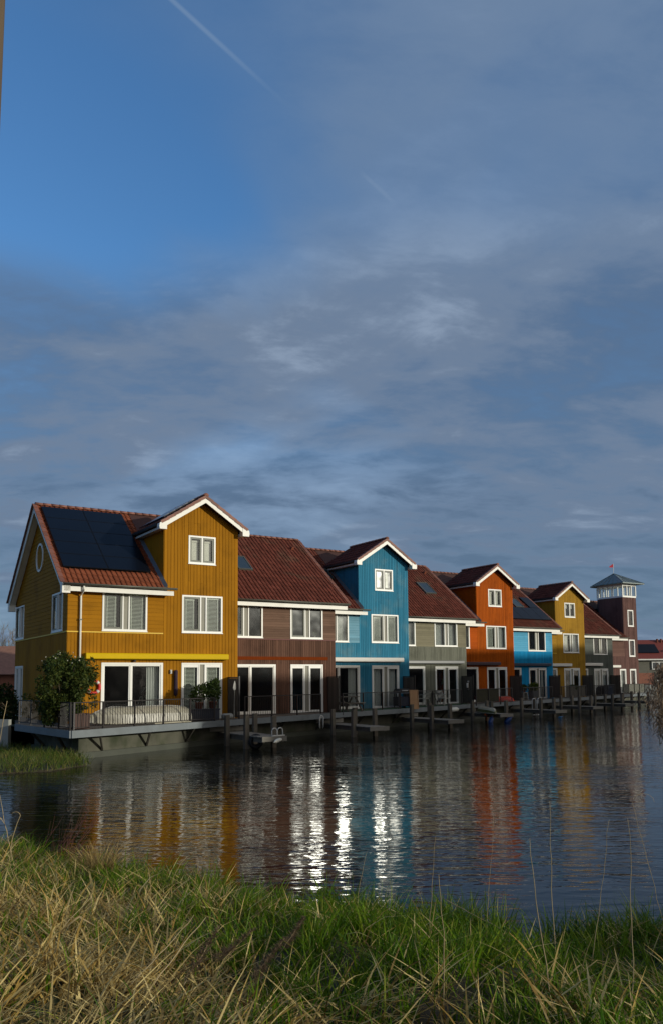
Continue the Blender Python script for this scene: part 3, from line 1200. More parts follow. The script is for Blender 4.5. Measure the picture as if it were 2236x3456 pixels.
# --- particulars of the first (yellow) house
h0, r0 = HOUSES[0]
for a in (-7.40, -5.60):
    for k in range(5):
        v = 1.09 + k * 1.03
        solar(h0, a, a + 1.79, v, v + 1.02)
W0 = 7.29
gab = empty('gable_front', (-W0, 0, 0), R(-90), h0)
gab.matrix_basis = Matrix.Translation((-W0, 0, 0)) @ Matrix.Rotation(R(-90), 4, 'Z')
gholes = [(-b, -a, c, d) for a, b, c, d in SPECS[0]['gable_holes']]
gtop = lambda u: roof_z(-u) - .22
lft = lambda z: -DEP if z < gtop(-DEP) else -(2 * RY - (EY + (z + .22 - EZ) / math.tan(PITCH)))
rgt = lambda z: 0.0 if z < gtop(0) else -(EY + (z + .22 - EZ) / math.tan(PITCH))
put_vplanks(gab, YEL_V, vplanks(-DEP, 0, 0, lambda u: 3.55, gholes, .145), False)
put_hplanks(gab, YEL_H, hplanks(3.58, RZ - .3, lft, rgt, gholes + [(-RY - .5, -RY + .5, 6.55, 7.55)], .165), False)
MB().box(-DEP, .0, -.045, -.0, 3.53, 3.578).build('trim_strip', YELP, gab)
glazed(gab, 'window', *gholes[0], [('sash', .74), ('panel', .20), ('pane', .66)])
glazed(gab, 'window', *gholes[1], [('sash', .74), ('panel', .20), ('pane', .66)])
glazed(gab, 'door', *gholes[2], [('pane', .7, 'curtain'), ('panel', .22), ('pane', .7)], door=True)
rw = MB()
rr = []
for k in range(28):
    a = 2 * math.pi * k / 28
    rr.append((math.cos(a), math.sin(a)))
o_, i_ = .64, .55
n = len(rw.v)
for y, rad in ((-.06, o_), (-.06, i_), (.05, i_), (.05, o_)):
    rw.v += [(-RY + rad * c, y, 7.05 + rad * s) for c, s in rr]
for q in range(4):
    for k in range(28):
        j, q2 = (k + 1) % 28, (q + 1) % 4
        rw.f.append((q * 28 + k, q * 28 + j, q2 * 28 + j, q2 * 28 + k))
rwo = rw.build('round_window', WHITE2, gab)
MB().lathe([(.56, 0), (.56, .01)], 28).build('pane', SKYGLASS, rwo).matrix_local = Matrix.Translation((-RY, .0, 7.05)) @ Matrix.Rotation(R(90), 4, 'X')
# backing boards behind the round window (the wall continues)
for a, b in ((0., 1.), (1., 2.)):
    pass
bk = MB()
bk.box(-RY - .5, -RY + .5, -.012, -.002, 6.55, 7.55)
bk.build('backing_board', YEL_H, gab)
# rake boards and soffit of the left gable
xg = -W0 - .30
for s in (0, 1):
    f = (lambda v, h: roof_at(0, v, h)) if s == 0 else (lambda v, h: Vector((0, 2 * RY - roof_at(0, v, h).y, roof_at(0, v, h).z)))
    q = [f(-.05, -.24), f(SL + (.24 * math.tan(PITCH) * 0), -.24), f(SL, .03), f(-.05, .03)]
    MB().hexa([(xg - .03, p.y, p.z) for p in q], [(xg - .002, p.y, p.z) for p in q]).build('barge_board', WHITE, h0)
    q = [f(0, -.20), f(SL, -.20), f(SL, -.175), f(0, -.175)]
    MB().hexa([(xg, p.y, p.z) for p in q], [(-W0 - .03, p.y, p.z) for p in q]).build('soffit', WHITE, h0)
line_pieces(r0, VERGE_ME, roof_at(xg, .0, .03), roof_at(xg, SL, .03), .36, 'verge_tile', up=(0, -SP, CP))
line_pieces(r0, VERGE_ME, Vector((xg, 2 * RY - EY, EZ + .03)), Vector((xg, RY, RZ + .03)), .36, 'verge_tile', up=(0, SP, CP), flip=True)
MB().box(xg - .035, -W0 - .02, EY - .0, EY + .28, 5.02, 5.34).build('barge_end', WHITE, h0)
MB().box(xg - .035, -W0 - .02, 2 * RY - EY - .28, 2 * RY - EY, 5.02, 5.34).build('barge_end', WHITE, h0)
dp = MB()
dp.tube([(-6.81, EY - .10, 5.30), (-6.81, EY - .10, 5.16), (-6.81, -.16, 5.02), (-6.81, -.10, 4.94), (-6.81, -.10, .1)], .042, 8)
dp.build('downpipe', WHITE, h0, True)
dq = MB()
for z in (4.0, 2.3, .9):
    dq.box(-6.87, -6.75, -.15, -.02, z, z + .05)
dq.build('pipe_bracket', GUTTER, h0)
# glossy panels on the dormer roof, left slope
xm, ct, stn = -TW / 2, math.cos(TANG), math.sin(TANG)
PGLASS = M('pale_solar_glass', (.02, .03, .045), .22, .1, spec=1.0)
for k in range(3):
    y0 = .05 + k * 1.05
    P = lambda u, y, h: (xm - (u * ct + h * stn), y, TZ - u * stn + h * ct)
    s = MB().hexa([P(.25, y0, .10), P(1.95, y0, .10), P(1.95, y0 + 1.0, .10), P(.25, y0 + 1.0, .10)],
                  [P(.25, y0, .15), P(1.95, y0, .15), P(1.95, y0 + 1.0, .15), P(.25, y0 + 1.0, .15)]).build('solar_panel', PGLASS, h0)
wl = MB().box(-3.10, -3.02, -.10, -.025, 1.90, 2.06).box(-3.09, -3.03, -.12, -.09, 1.93, 2.03)
wl.build('wall_lamp', M('lamp_grey', (.42, .42, .38), .4, .05), h0)
MB().lathe([(.0, -.05), (.06, -.03), (.06, .03), (0, .05)], 10, (-4.62, -.12, 2.42)).build('wall_spotlight', BLACKM, h0)

# sky blue house: solar panels on the roof
h5 = HOUSES[5][0]
for k in range(6):
    solar(h5, -5.86 + k * 1.05, -5.86 + (k + 1) * 1.05, 1.0, 2.67)
solar(h5, -.56, .44, 2.70, 4.25)
solar(h5, -3.3, -2.2, 4.05, 5.1)
# little clay vents near the ridge
for hi, x, v in ((1, -.31, 5.45), (3, -.13, 5.6), (4, -4.4, 5.5), (5, -2.6, 5.6)):
    p = roof_at(x, v, .03)
    MB().hexa([roof_at(x - .09, v - .12, .05), roof_at(x + .09, v - .12, .05), roof_at(x + .09, v + .12, .05), roof_at(x - .09, v + .12, .05)],
              [roof_at(x - .06, v - .10, .22), roof_at(x + .06, v - .10, .22), roof_at(x + .06, v + .06, .16), roof_at(x - .06, v + .06, .16)]).build('roof_vent', TERRA, HOUSES[hi][0])

# --- the lookout tower of the last house
h8 = HOUSES[8][0]
plan = [(0, 0), (-2.0, 0), (-2.0, 2.9), (-1.4, 3.6), (0, 3.6)]
tb = MB()
tb.hexa([(x, y + .17 if y == 0 else y, -.1) for x, y in plan], [(x, y + .17 if y == 0 else y, 9.4) for x, y in plan])
tb.build('tower_wall', BR2_V, h8)
sd8 = MB()
for k in range(22):
    a, b = 2.9 * k / 22, 2.9 * (k + 1) / 22
    sd8.box(-2.022, -2.0, a + .004, b - .004, 5.3, 9.4)
sd8.build('siding', BR2_V, h8, kind='stuff')
SLATE = M('slate_grey_metal', (.15, .185, .18), .4, .1, (2, 2, 2), metallic=.2)
lan = MB()
ins = [(-.02, .0), (-1.98, .0), (-1.98, 2.88), (-1.39, 3.58), (-.02, 3.58)]
for z0, z1 in ((9.4, 9.56), (10.55, 10.72)):
    lan.hexa([(x - (.03 if x < -1 else -.03), y - (.04 if y < 1 else -.04), z0) for x, y in ins], [(x - (.03 if x < -1 else -.03), y - (.04 if y < 1 else -.04), z1) for x, y in ins])
for (p, q, n_) in ((ins[0], ins[1], 3), (ins[1], ins[2], 5), (ins[2], ins[3], 1), (ins[3], ins[4], 3), (ins[4], ins[0], 5)):
    for k in range(n_):
        x, y = p[0] + (q[0] - p[0]) * k / n_, p[1] + (q[1] - p[1]) * k / n_
        lan.box(x - .05, x + .05, y - .05, y + .05, 9.56, 10.55)
lano = lan.build('lantern_frame', WHITE2, h8)
for (p, q, n_) in ((ins[0], ins[1], 3), (ins[1], ins[2], 5), (ins[2], ins[3], 1), (ins[3], ins[4], 3), (ins[4], ins[0], 5)):
    for k in range(n_):
        a = (p[0] + (q[0] - p[0]) * k / n_, p[1] + (q[1] - p[1]) * k / n_)
        b = (p[0] + (q[0] - p[0]) * (k + 1) / n_, p[1] + (q[1] - p[1]) * (k + 1) / n_)
        m_ = MB()
        m_.poly([(a[0], a[1], 9.57), (b[0], b[1], 9.57), (b[0], b[1], 10.54), (a[0], a[1], 10.54)])
        m_.build('pane', GLASS, lano)
tr8 = MB()
ex = [(.62, -.62), (-2.62, -.62), (-2.62, 3.1), (-1.7, 4.2), (.62, 4.2)]
n0 = len(tr8.v)
apex = (-1.0, 1.75, 11.98)
tr8.v += [(x, y, 10.72) for x, y in ex] + [(x, y, 10.80) for x, y in ex] + [apex]
for k in range(5):
    j = (k + 1) % 5
    tr8.f += [(k, j, 5 + j, 5 + k), (5 + k, 5 + j, 10)]
tr8.f.append((4, 3, 2, 1, 0))
tro = tr8.build('tower_roof', SLATE, h8)
for k in range(5):
    j = (k + 1) % 5
    for m_ in range(6):
        e = Vector((*ex[k], 10.81)).lerp(Vector((*ex[j], 10.81)), m_ / 6)
        ap = Vector(apex)
        e2 = e.lerp(ap, .98 if m_ == 0 else 1 - abs(m_ / 6 - .5) * .0 - (abs(m_ - 3) / 3) * .9 if m_ else .98)
        if m_ == 0:
            MB().bar(e, ap, .07, .06).build('hip_seam', SLATE, tro)
        else:
            MB().bar(e, e.lerp(ap, .92 - abs(m_ - 3) * .28), .03, .05).build('roof_seam', SLATE, tro)
fp = empty('flagpole', (h8.matrix_basis @ Vector((-1.0, 1.75, 11.95))), TH)
tag(fp, 'thin white flagpole with small red pennant on the lookout tower roof', 'flag')
MB().tube([(0, 0, 0), (0, 0, 1.05)], .022, 6).build('pole', WHITE2, fp)
fm = MB()
fm.loft([[(-.02, 0, 1.02), (-.02, .012, 1.02), (-.02, .012, .66), (-.02, 0, .66)], [(-.35, .05, .84), (-.35, .062, .84), (-.35, .062, .63), (-.35, .05, .63)],
         [(-.68, -.02, .67), (-.68, -.01, .67), (-.68, -.01, .64), (-.68, -.02, .64)]])
fm.build('pennant', M('red_cloth', (.30, .012, .03), .8, .1), fp)

# ------------------------------------------------------------------ water, land, quay
def sheet(name, pts, z, mat, zs=None):
    mb = MB()
    mb.poly([(x, y, z) for x, y in pts])
    return struct(mb.build(name, mat))


def water_mat():
    m = bpy.data.materials.new('harbour_water')
    m.use_nodes = True
    t = m.node_tree
    b = t.nodes['Principled BSDF']
    b.inputs['Base Color'].default_value = (.0050, .0058, .0042, 1)
    b.inputs['Roughness'].default_value = .045
    b.inputs['IOR'].default_value = 1.33
    b.inputs['Specular IOR Level'].default_value = .5
    tc = t.nodes.new('ShaderNodeTexCoord')

    def nz(sc, rot, scale, detail, dist=0.):
        mp = t.nodes.new('ShaderNodeMapping')
        mp.inputs[2].default_value = (0, 0, rot)
        mp.inputs[3].default_value = sc
        t.links.new(tc.outputs['Object'], mp.inputs[0])
        n = t.nodes.new('ShaderNodeTexNoise')
        n.inputs['Scale'].default_value = scale
        n.inputs['Detail'].default_value = detail
        n.inputs['Roughness'].default_value = .5
        n.inputs['Distortion'].default_value = dist
        t.links.new(mp.outputs[0], n.inputs['Vector'])
        return n.outputs[0]
    a = nz((.7, 2.3, 1), R(6), 1.9, 2, .4)
    c = nz((.9, 2.0, 1), R(-14), 4.6, 2)
    p = nz((.10, .30, 1), R(10), 1.0, 2)
    pr = t.nodes.new('ShaderNodeMapRange')
    pr.inputs[1].default_value = .36
    pr.inputs[2].default_value = .64
    pr.inputs[3].default_value = .35
    pr.inputs[4].default_value = 1.0
    t.links.new(p, pr.inputs[0])
    b1 = t.nodes.new('ShaderNodeBump')
    b1.inputs['Distance'].default_value = .024
    t.links.new(pr.outputs[0], b1.inputs['Strength'])
    t.links.new(a, b1.inputs['Height'])
    b2 = t.nodes.new('ShaderNodeBump')
    b2.inputs['Distance'].default_value = .006
    t.links.new(pr.outputs[0], b2.inputs['Strength'])
    t.links.new(c, b2.inputs['Height'])
    t.links.new(b1.outputs[0], b2.inputs['Normal'])
    t.links.new(b2.outputs[0], b.inputs['Normal'])
    return m


sheet('water', [(-2500, -600), (2500, -600), (2500, 2500), (-2500, 2500)], 0.0, water_mat())
# deck front edge: a straight run parallel to the stepped row
FR = [Vector((-8.58, 27.54)), hw(0, -1.77, 1.80).xy] + [hw(i, 0, .95).xy for i in range(1, 9)]
FR.append(hw(8, 1.0, .75).xy)
LEFTD = Vector((-12.14, 32.16))
dk = MB()
backs = [hw(8, 1.0, -11).xy] + [hw(i, -3, -6).xy for i in range(8, -1, -1)] + [Vector((-14.5, 38.2)), LEFTD]
dkp = [(p.x, p.y) for p in FR] + [(p.x, p.y) for p in backs]
dk.hexa([(x, y, .84) for x, y in dkp], [(x, y, .985) for x, y in dkp])
deck = struct(dk.build('deck', DECKM), 'long timber deck on a steel edge along the water side of the row')
line = [LEFTD] + FR
for a, b in zip(line, line[1:]):
    d = (b - a).normalized()
    nn = Vector((d.y, -d.x))
    e = MB()
    q = [a, b, b + nn * .05, a + nn * .05]
    e.hexa([(p.x, p.y, .76) for p in q], [(p.x, p.y, 1.005) for p in q])
    e.build('edge_beam', STEEL, deck)
INS = .72
wl_pts = []
for k, p in enumerate(line):
    if k == 0:
        d = (line[1] - line[0]).normalized()
    elif k == len(line) - 1:
        d = (line[-1] - line[-2]).normalized()
    else:
        d = ((line[k + 1] - p).normalized() + (p - line[k - 1]).normalized()).normalized()
    nn = Vector((d.y, -d.x))
    sc_ = INS
    if k == 1:
        sc_ = INS * 1.35
    wl_pts.append(p - nn * sc_)
qw = MB()
for a, b in zip(wl_pts, wl_pts[1:]):
    d = (b - a).normalized()
    nn = Vector((d.y, -d.x))
    q = [a, b, b - nn * .3, a - nn * .3]
    qw.hexa([(p.x, p.y, -.6) for p in q], [(p.x, p.y, .84) for p in q])
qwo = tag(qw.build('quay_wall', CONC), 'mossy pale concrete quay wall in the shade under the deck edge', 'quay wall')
for a, b in zip(wl_pts, wl_pts[1:]):
    d = (b - a).normalized()
    nn = Vector((d.y, -d.x))
    q = [a + nn * .12, b + nn * .12, b + nn * .003, a + nn * .003]
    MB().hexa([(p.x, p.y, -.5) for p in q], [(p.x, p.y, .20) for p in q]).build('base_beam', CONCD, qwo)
for (a, b), (c, d2) in zip(zip(line, line[1:]), zip(wl_pts, wl_pts[1:])):
    ln = (b - a).length
    n_ = max(1, int(ln / 2.4))
    for k in range(n_):
        t_ = (k + .5) / n_
        e, w_ = a.lerp(b, t_), c.lerp(d2, t_)
        MB().bar((e.x + (w_.x - e.x) * .12, e.y + (w_.y - e.y) * .12, .80), (w_.x - (w_.x - e.x) * .02, w_.y - (w_.y - e.y) * .02, .22), .06, .09).build('strut', STRUT, deck)

gl = [(p.x, p.y) for p in wl_pts]
# land sheet behind the quay out to the horizon
land_pts = [(-2500, 120), (-60, 42), (-15.2, 37.0)] + [(p.x - .05, p.y + .2) for p in wl_pts[1:]] + \
    [(hw(8, 3, -14).x, hw(8, 3, -14).y), (34, 118), (46, 129), (2500, 240), (2500, 2500), (-2500, 2500)]
land = MB()
land.poly([(x, y, .80) for x, y in land_pts])
struct(land.build('ground', LAND))
# far quay face
fq = MB()
a, b = Vector((46, 129)), Vector((300, 140))
fq.hexa([(46, 129, -.4), (300, 139.5, -.4), (300, 140, -.4), (46, 129.4, -.4)], [(46, 129, 1.3), (300, 139.5, 1.3), (300, 140, 1.3), (46, 129.4, 1.3)])
tag(fq.build('far_quay_wall', CONCL), 'low pale quay wall across the basin under the far brick house', 'quay wall')
lw = MB()
lw.hexa([(-40, 40, -.4), (-12.6, 32.6, -.4), (-12.6, 32.9, -.4), (-40, 40.4, -.4)], [(-40, 40, 1.15), (-12.6, 32.6, 1.15), (-12.6, 32.9, 1.15), (-40, 40.4, 1.15)])
tag(lw.build('garden_wall', CONCL), 'plain grey concrete wall left of the yellow house deck', 'wall')

# near bank
EDGE = [(-400, 16), (-40, 14.5), (-8, 13.6), (-5, 12.9), (-3.6, 11.9), (-2, 10.6), (0, 9.7), (.6, 9.4), (2, 8.8), (3.1, 8.6), (6, 8.2), (12, 8), (45, 9), (400, 12)]
EX, EYY = np.array([e[0] for e in EDGE]), np.array([e[1] for e in EDGE])


def bank_z(x, y):
    x, y = np.asarray(x, float), np.asarray(y, float)
    d = np.interp(x, EX, EYY) - y + .22 * np.sin(x * 2.3) + .12 * np.sin(x * 5.1 + 1)
    z = np.interp(d, [-3, -1, 0, .6, 1.5, 3, 5, 7, 40], [-.9, -.30, -.02, .12, .28, .52, .80, .95, 1.1])
    bmp = .055 * np.sin(x * 1.7 + y * 1.1) + .055 * np.sin(x * 3.4 - y * 2.6 + 1) + .045 * np.sin(x * 6.1 + y * 4.3) * np.sin(y * 5.2 - x * 2.2)
    return z + bmp * np.clip(d, 0, 1)


gx = np.concatenate([np.linspace(-400, -9, 14), np.linspace(-8.8, 9, 90), np.linspace(9.5, 400, 16)])
gy = np.concatenate([np.linspace(-120, -2, 10), np.linspace(-1.5, 15, 84), [16, 18, 20]])
GX, GY = np.meshgrid(gx, gy)
gv = np.stack([GX, GY, bank_z(GX, GY)], -1).reshape(-1, 3)
nx_, ny_ = len(gx), len(gy)
idx = np.arange(nx_ * ny_).reshape(ny_, nx_)
gq = np.stack([idx[:-1, :-1], idx[:-1, 1:], idx[1:, 1:], idx[1:, :-1]], -1).reshape(-1, 4)
struct(np_mesh('bank', gv, gq, EARTH, smooth=True))

# left spit of grass
PEN = [(-15, 23.6), (-9.5, 23.9), (-8.1, 24.6), (-7.5, 26.3), (-8.6, 28.2), (-9.8, 29.6), (-11.5, 30.9), (-13, 32.4), (-22, 34.5), (-40, 39), (-40, 24)]
spm = MB()
ctr = Vector((sum(p[0] for p in PEN) / len(PEN), sum(p[1] for p in PEN) / len(PEN)))
spm.loft([[(p[0], p[1], -.3) for p in PEN], [(p[0] + (ctr.x - p[0]) * .03, p[1] + (ctr.y - p[1]) * .03, .05) for p in PEN], [(p[0] + (ctr.x - p[0]) * .2, p[1] + (ctr.y - p[1]) * .2, .16) for p in PEN]])
struct(spm.build('spit', EARTH))


# ------------------------------------------------------------------ grass
def blades(name, px, py, pz, h, w, ang, lean, droop, colors, mat, tipc=None, roll=None):
    n = len(px)
    ts = np.array([0, .38, .72, 1.0])
    wd = np.array([1.0, .9, .62, .08])
    dx, dy = np.cos(ang), np.sin(ang)
    sa = ang + np.pi / 2 if roll is None else roll
    sx, sy = np.cos(sa), np.sin(sa)
    V = np.empty((n, 4, 2, 3), np.float32)
    for k, (t, s) in enumerate(zip(ts, wd)):
        hor = h * (lean * t + droop * t * t)
        up = h * np.sqrt(np.clip(t * t - (lean * t) ** 2 * .6, .0, 1)) - h * droop * droop * t ** 3 * .55
        cx, cy, cz = px + dx * hor, py + dy * hor, pz + up
        for j, sg in enumerate((-.5, .5)):
            V[:, k, j, 0] = cx + sx * w * s * sg
            V[:, k, j, 1] = cy + sy * w * s * sg
            V[:, k, j, 2] = cz
    b = (np.arange(n) * 8)[:, None]
    q = np.array([[0, 1, 3, 2], [2, 3, 5, 4], [4, 5, 7, 6]])
    F = (b[:, :, None] + q[None]).reshape(-1, 4)
    C = np.repeat(colors[:, None, :], 8, 1).reshape(-1, 3)
    return np_mesh(name, V.reshape(-1, 3), F, mat, colors=C, kind='stuff', smooth=True)


def clumps(n_cl, per, xr, yr, keep, spread):
    cx = RNG.uniform(*xr, n_cl)
    cy = RNG.uniform(*yr, n_cl)
    k = keep(cx, cy)
    sel = RNG.uniform(0, 1, n_cl) < k
    cx, cy = cx[sel], cy[sel]
    m = len(cx)
    ci = np.repeat(np.arange(m), per)
    x = cx[ci] + RNG.normal(0, spread, m * per)
    y = cy[ci] + RNG.normal(0, spread, m * per)
    return x, y, ci, m


def vnoise(x, y, s, seed):
    r = np.random.default_rng(seed)
    v = 0
    for k in range(5):
        a, p, f = r.uniform(0, 6.28), r.uniform(0, 6.28), s * r.uniform(.6, 1.7)
        v = v + np.sin((x * np.cos(a) + y * np.sin(a)) * f + p)
    return v / 5


def inside(x, y):
    return np.interp(x, EX, EYY) - y + .22 * np.sin(x * 2.3) + .12 * np.sin(x * 5.1 + 1)


def dry_amount(x, y):
    """1 = straw, 0 = green"""
    d = inside(x, y)
    v = .07 + .36 * vnoise(x, y, 1.7, 5) + np.clip(-(x + .35) * .46, -.10, .68) * np.clip((9.2 - y) * .5, .1, 1) + np.clip((6.6 - y) * .22, 0, .42) * np.clip((1.4 - x) * .8, .3, 1) + np.where((x < -3.1) & (d < 3), .45, 0)
    return np.clip(v, .03, .95)


def in_view(x, y):
    return (np.abs(x) < .46 * y + 1.3)


# green clumps
x, y, ci, m = clumps(13500, 14, (-7.5, 6.5), (3.2, 13.6), lambda a, b: ((inside(a, b) > -.10) & in_view(a, b)) * np.clip(1.15 - dry_amount(a, b), .10, 1) * np.clip(.62 + 1.3 * vnoise(a, b, 6.5, 21), .10, 1), .06)
n = len(x)
hh = (RNG.uniform(.10, .36, m)[ci] * RNG.uniform(.6, 1.15, n)) * (1 + .35 * (inside(x, y) < .7))
cang = RNG.uniform(0, 6.28, m)[ci]
g1, g2, g3 = np.array([.042, .115, .004]), np.array([.125, .200, .008]), np.array([.30, .26, .05])
t = np.clip(RNG.beta(1.4, 3.4, n) + .22 * RNG.uniform(-.5, 1, m)[ci], 0, 1)[:, None]
gc = np.where(t < .5, g1 + (g2 - g1) * (t * 2), g2 + (g3 - g2) * (t * 2 - 1))
gc = gc * RNG.uniform(.7, 1.25, (n, 1))
blades('grass', x, y, bank_z(x, y) - .02, hh, RNG.uniform(.007, .015, n), cang + RNG.normal(0, .9, n), RNG.uniform(.05, .45, n), RNG.uniform(.0, .95, n), gc, GRASSM,
       roll=RNG.uniform(0, 6.28, n))['label'] = 'green tussocky grass on the near bank'
# straw clumps
x, y, ci, m = clumps(9500, 11, (-7.5, 6.5), (3.2, 13.4), lambda a, b: ((inside(a, b) > .05) & in_view(a, b)) * np.clip(dry_amount(a, b) * 1.25, .03, 1) * np.clip(.7 + 1.2 * vnoise(a, b, 5.0, 23), .12, 1), .085)
n = len(x)
hh = RNG.uniform(.12, .40, m)[ci] * RNG.uniform(.4, 1.2, n)
cang = 2.2 + 2.6 * vnoise(x, y, .9, 9) + RNG.normal(0, .8, m)[ci]
s1, s2, s3 = np.array([.80, .64, .28]), np.array([.44, .285, .075]), np.array([.12, .066, .014])
t = np.clip(RNG.beta(1.6, 1.8, n) + .25 * RNG.uniform(-.6, .6, m)[ci], 0, 1)[:, None]
scol = np.where(t < .5, s1 + (s2 - s1) * t * 2, s2 + (s3 - s2) * (t * 2 - 1))
blades('dry_grass', x, y, bank_z(x, y) - .01, hh, RNG.uniform(.008, .022, n), cang + RNG.normal(0, .8, n), RNG.uniform(.2, .9, n), RNG.uniform(.2, 1.3, n), scol, GRASSM,
       roll=RNG.uniform(0, 6.28, n))['label'] = 'tangled straw coloured dead grass on the near bank'
# flattened thatch under everything
n = 40000
x, y = RNG.uniform(-7, 6, n), RNG.uniform(3.2, 13, n)
k = (inside(x, y) > .1) & in_view(x, y) & (RNG.uniform(0, 1, n) < np.clip(dry_amount(x, y) * .85 + .07, 0, 1))
x, y = x[k], y[k]
n = len(x)
t = RNG.beta(1.5, 1.5, n)[:, None]
blades('grass_litter', x, y, bank_z(x, y) + RNG.uniform(.0, .09, n), RNG.uniform(.08, .32, n), RNG.uniform(.007, .015, n), RNG.uniform(0, 6.28, n), RNG.uniform(.8, 1.0, n), RNG.uniform(.05, .5, n),
       s1 * (1 - t) + s3 * t, GRASSM, roll=RNG.uniform(0, 6.28, n))['label'] = 'flattened dead stalks lying through the grass of the bank'
# grass on the left spit
n = 26000
x, y = RNG.uniform(-20, -7.3, n), RNG.uniform(23.4, 36, n)


def in_poly(x, y, P):
    c = np.zeros(len(x), bool)
    j = len(P) - 1
    for i in range(len(P)):
        xi, yi, xj, yj = *P[i], *P[j]
        c ^= ((yi > y) != (yj > y)) & (x < (xj - xi) * (y - yi) / (yj - yi + 1e-12) + xi)
        j = i
    return c


k = in_poly(x, y, PEN)
x, y = x[k], y[k]
n = len(x)
t = RNG.beta(1.2, 2.2, n)[:, None]
gc = (g1 * .9) * (1 - t) + np.array([.26, .20, .07]) * t
blades('spit_grass', x, y, np.full(n, .03), RNG.uniform(.22, .5, n), RNG.uniform(.008, .02, n), RNG.uniform(0, 6.28, n), RNG.uniform(.05, .6, n), RNG.uniform(0, .8, n), gc, GRASSM,
       roll=RNG.uniform(0, 6.28, n))['label'] = 'low grass on the spit beside the yellow house quay'


# ------------------------------------------------------------------ houses across the basin, behind and right of the viewer (the tall ones shade the quay)
sh = Vector((math.sin(R(SUN_AZ)), math.cos(R(SUN_AZ))))
BRICK = M('brick_red', (.26, .10, .06), .8, .16, (3, 3, 3), .2)
OPP = [(1, 1, 1.75, 'nearest tall brick house across the basin, outside the view'), (2, 3, 2.40, 'second tall brick house across the basin'),
       (4, 5, 3.35, 'third tall brick house across the basin'), (6, 7, 4.0, 'last and tallest brick house across the basin')]
OPP.insert(0, (0, 0, .62, 'narrow brick house across the basin beside the tall ones'))
for k, (ia, ib, tz, lab) in enumerate(OPP):
    a = hw(ia, -6.5, 0).xy + sh * 60
    b = hw(ib, -.1, 0).xy + sh * 60
    if ia == 0:
        b = hw(1, -6.5, 0).xy + sh * 60 - Vector((.593, .805)) * .4
        a = b - Vector((.593, .805)) * 4.3
    u = (b - a).normalized()
    o2 = Vector((u.y, -u.x))
    zr = 1 + tz + math.tan(R(SUN_EL)) * 60
    rt = empty('tall_house', ((a.x + b.x) / 2, (a.y + b.y) / 2, .8), math.atan2(u.y, u.x))
    tag(rt, lab, 'house', 'houses across the basin')
    hl_, dd = (b - a).length / 2, 4.5
    rz = zr - .8
    MB().hexa([(-hl_, -dd, 0), (-hl_, dd, 0), (-hl_, dd, rz - 3.4), (-hl_, 0, rz - .25), (-hl_, -dd, rz - 3.4)],
              [(hl_, -dd, 0), (hl_, dd, 0), (hl_, dd, rz - 3.4), (hl_, 0, rz - .25), (hl_, -dd, rz - 3.4)]).build('wall', BRICK, rt)
    rf = MB()
    for s in (-1, 1):
        rf.hexa([(-hl_ - .2, 0, rz - .25), (hl_ + .2, 0, rz - .25), (hl_ + .2, s * (dd + .4), rz - 3.7), (-hl_ - .2, s * (dd + .4), rz - 3.7)],
                [(-hl_ - .2, 0, rz), (hl_ + .2, 0, rz), (hl_ + .2, s * (dd + .4), rz - 3.45), (-hl_ - .2, s * (dd + .4), rz - 3.45)])
    rf.build('roof', TILE, rt)
    for fl in range(3):
        for c in range(int(hl_)):
            x0 = -hl_ + 1 + c * 2
            w_ = MB()
            frame_mesh(w_, x0, x0 + 1.2, 1.0 + fl * 3, 2.5 + fl * 3, .08, dd + .0, dd + .06)
            wo = w_.build('window', WHITE2, rt)
            MB().box(x0 + .08, x0 + 1.12, dd + .01, dd + .03, 1.08 + fl * 3, 2.42 + fl * 3).build('pane', SKYGLASS, wo)
for k, (cx, cy, ln, lab) in enumerate(((45.5, 2.0, 15, 'unseen low brick house added across the basin to darken window reflections, right behind the viewer'), (37.5, -12.0, 14, 'second unseen low brick house added across the basin to darken window reflections, behind the viewer'))):  # unseen, added so the ground-floor windows reflect something dark instead of bright sky
    rt = empty('unseen_low_house', (cx, cy, .8), math.atan2(.805, .593))
    tag(rt, lab, 'house', 'houses across the basin')
    MB().hexa([(-ln / 2, -4, 0), (-ln / 2, 4, 0), (-ln / 2, 4, 3.6), (-ln / 2, 0, 6.3), (-ln / 2, -4, 3.6)], [(ln / 2, -4, 0), (ln / 2, 4, 0), (ln / 2, 4, 3.6), (ln / 2, 0, 6.3), (ln / 2, -4, 3.6)]).build('wall', BRICK, rt)
    rf = MB()
    for sg in (-1, 1):
        rf.hexa([(-ln / 2 - .2, 0, 6.35), (ln / 2 + .2, 0, 6.35), (ln / 2 + .2, sg * 4.4, 3.4), (-ln / 2 - .2, sg * 4.4, 3.4)],
                [(-ln / 2 - .2, 0, 6.6), (ln / 2 + .2, 0, 6.6), (ln / 2 + .2, sg * 4.4, 3.65), (-ln / 2 - .2, sg * 4.4, 3.65)])
    rf.build('roof', TILE, rt)
struct(MB().hexa([(28, -300, -.5), (30, -20, -.5), (41, 2, -.5), (66, 62, -.5), (85, 70, -.5), (400, 60, -.5), (400, -300, -.5)],
                 [(28, -300, .82), (30, -20, .82), (41, 2, .82), (66, 62, .82), (85, 70, .82), (400, 60, .82), (400, -300, .82)]).build('opposite_shore', LAND))

# ------------------------------------------------------------------ jetties
def at_house(name, i, x, n, z=0., rz=0.):
    return empty(name, hw(i, x, n, z), TH + rz)


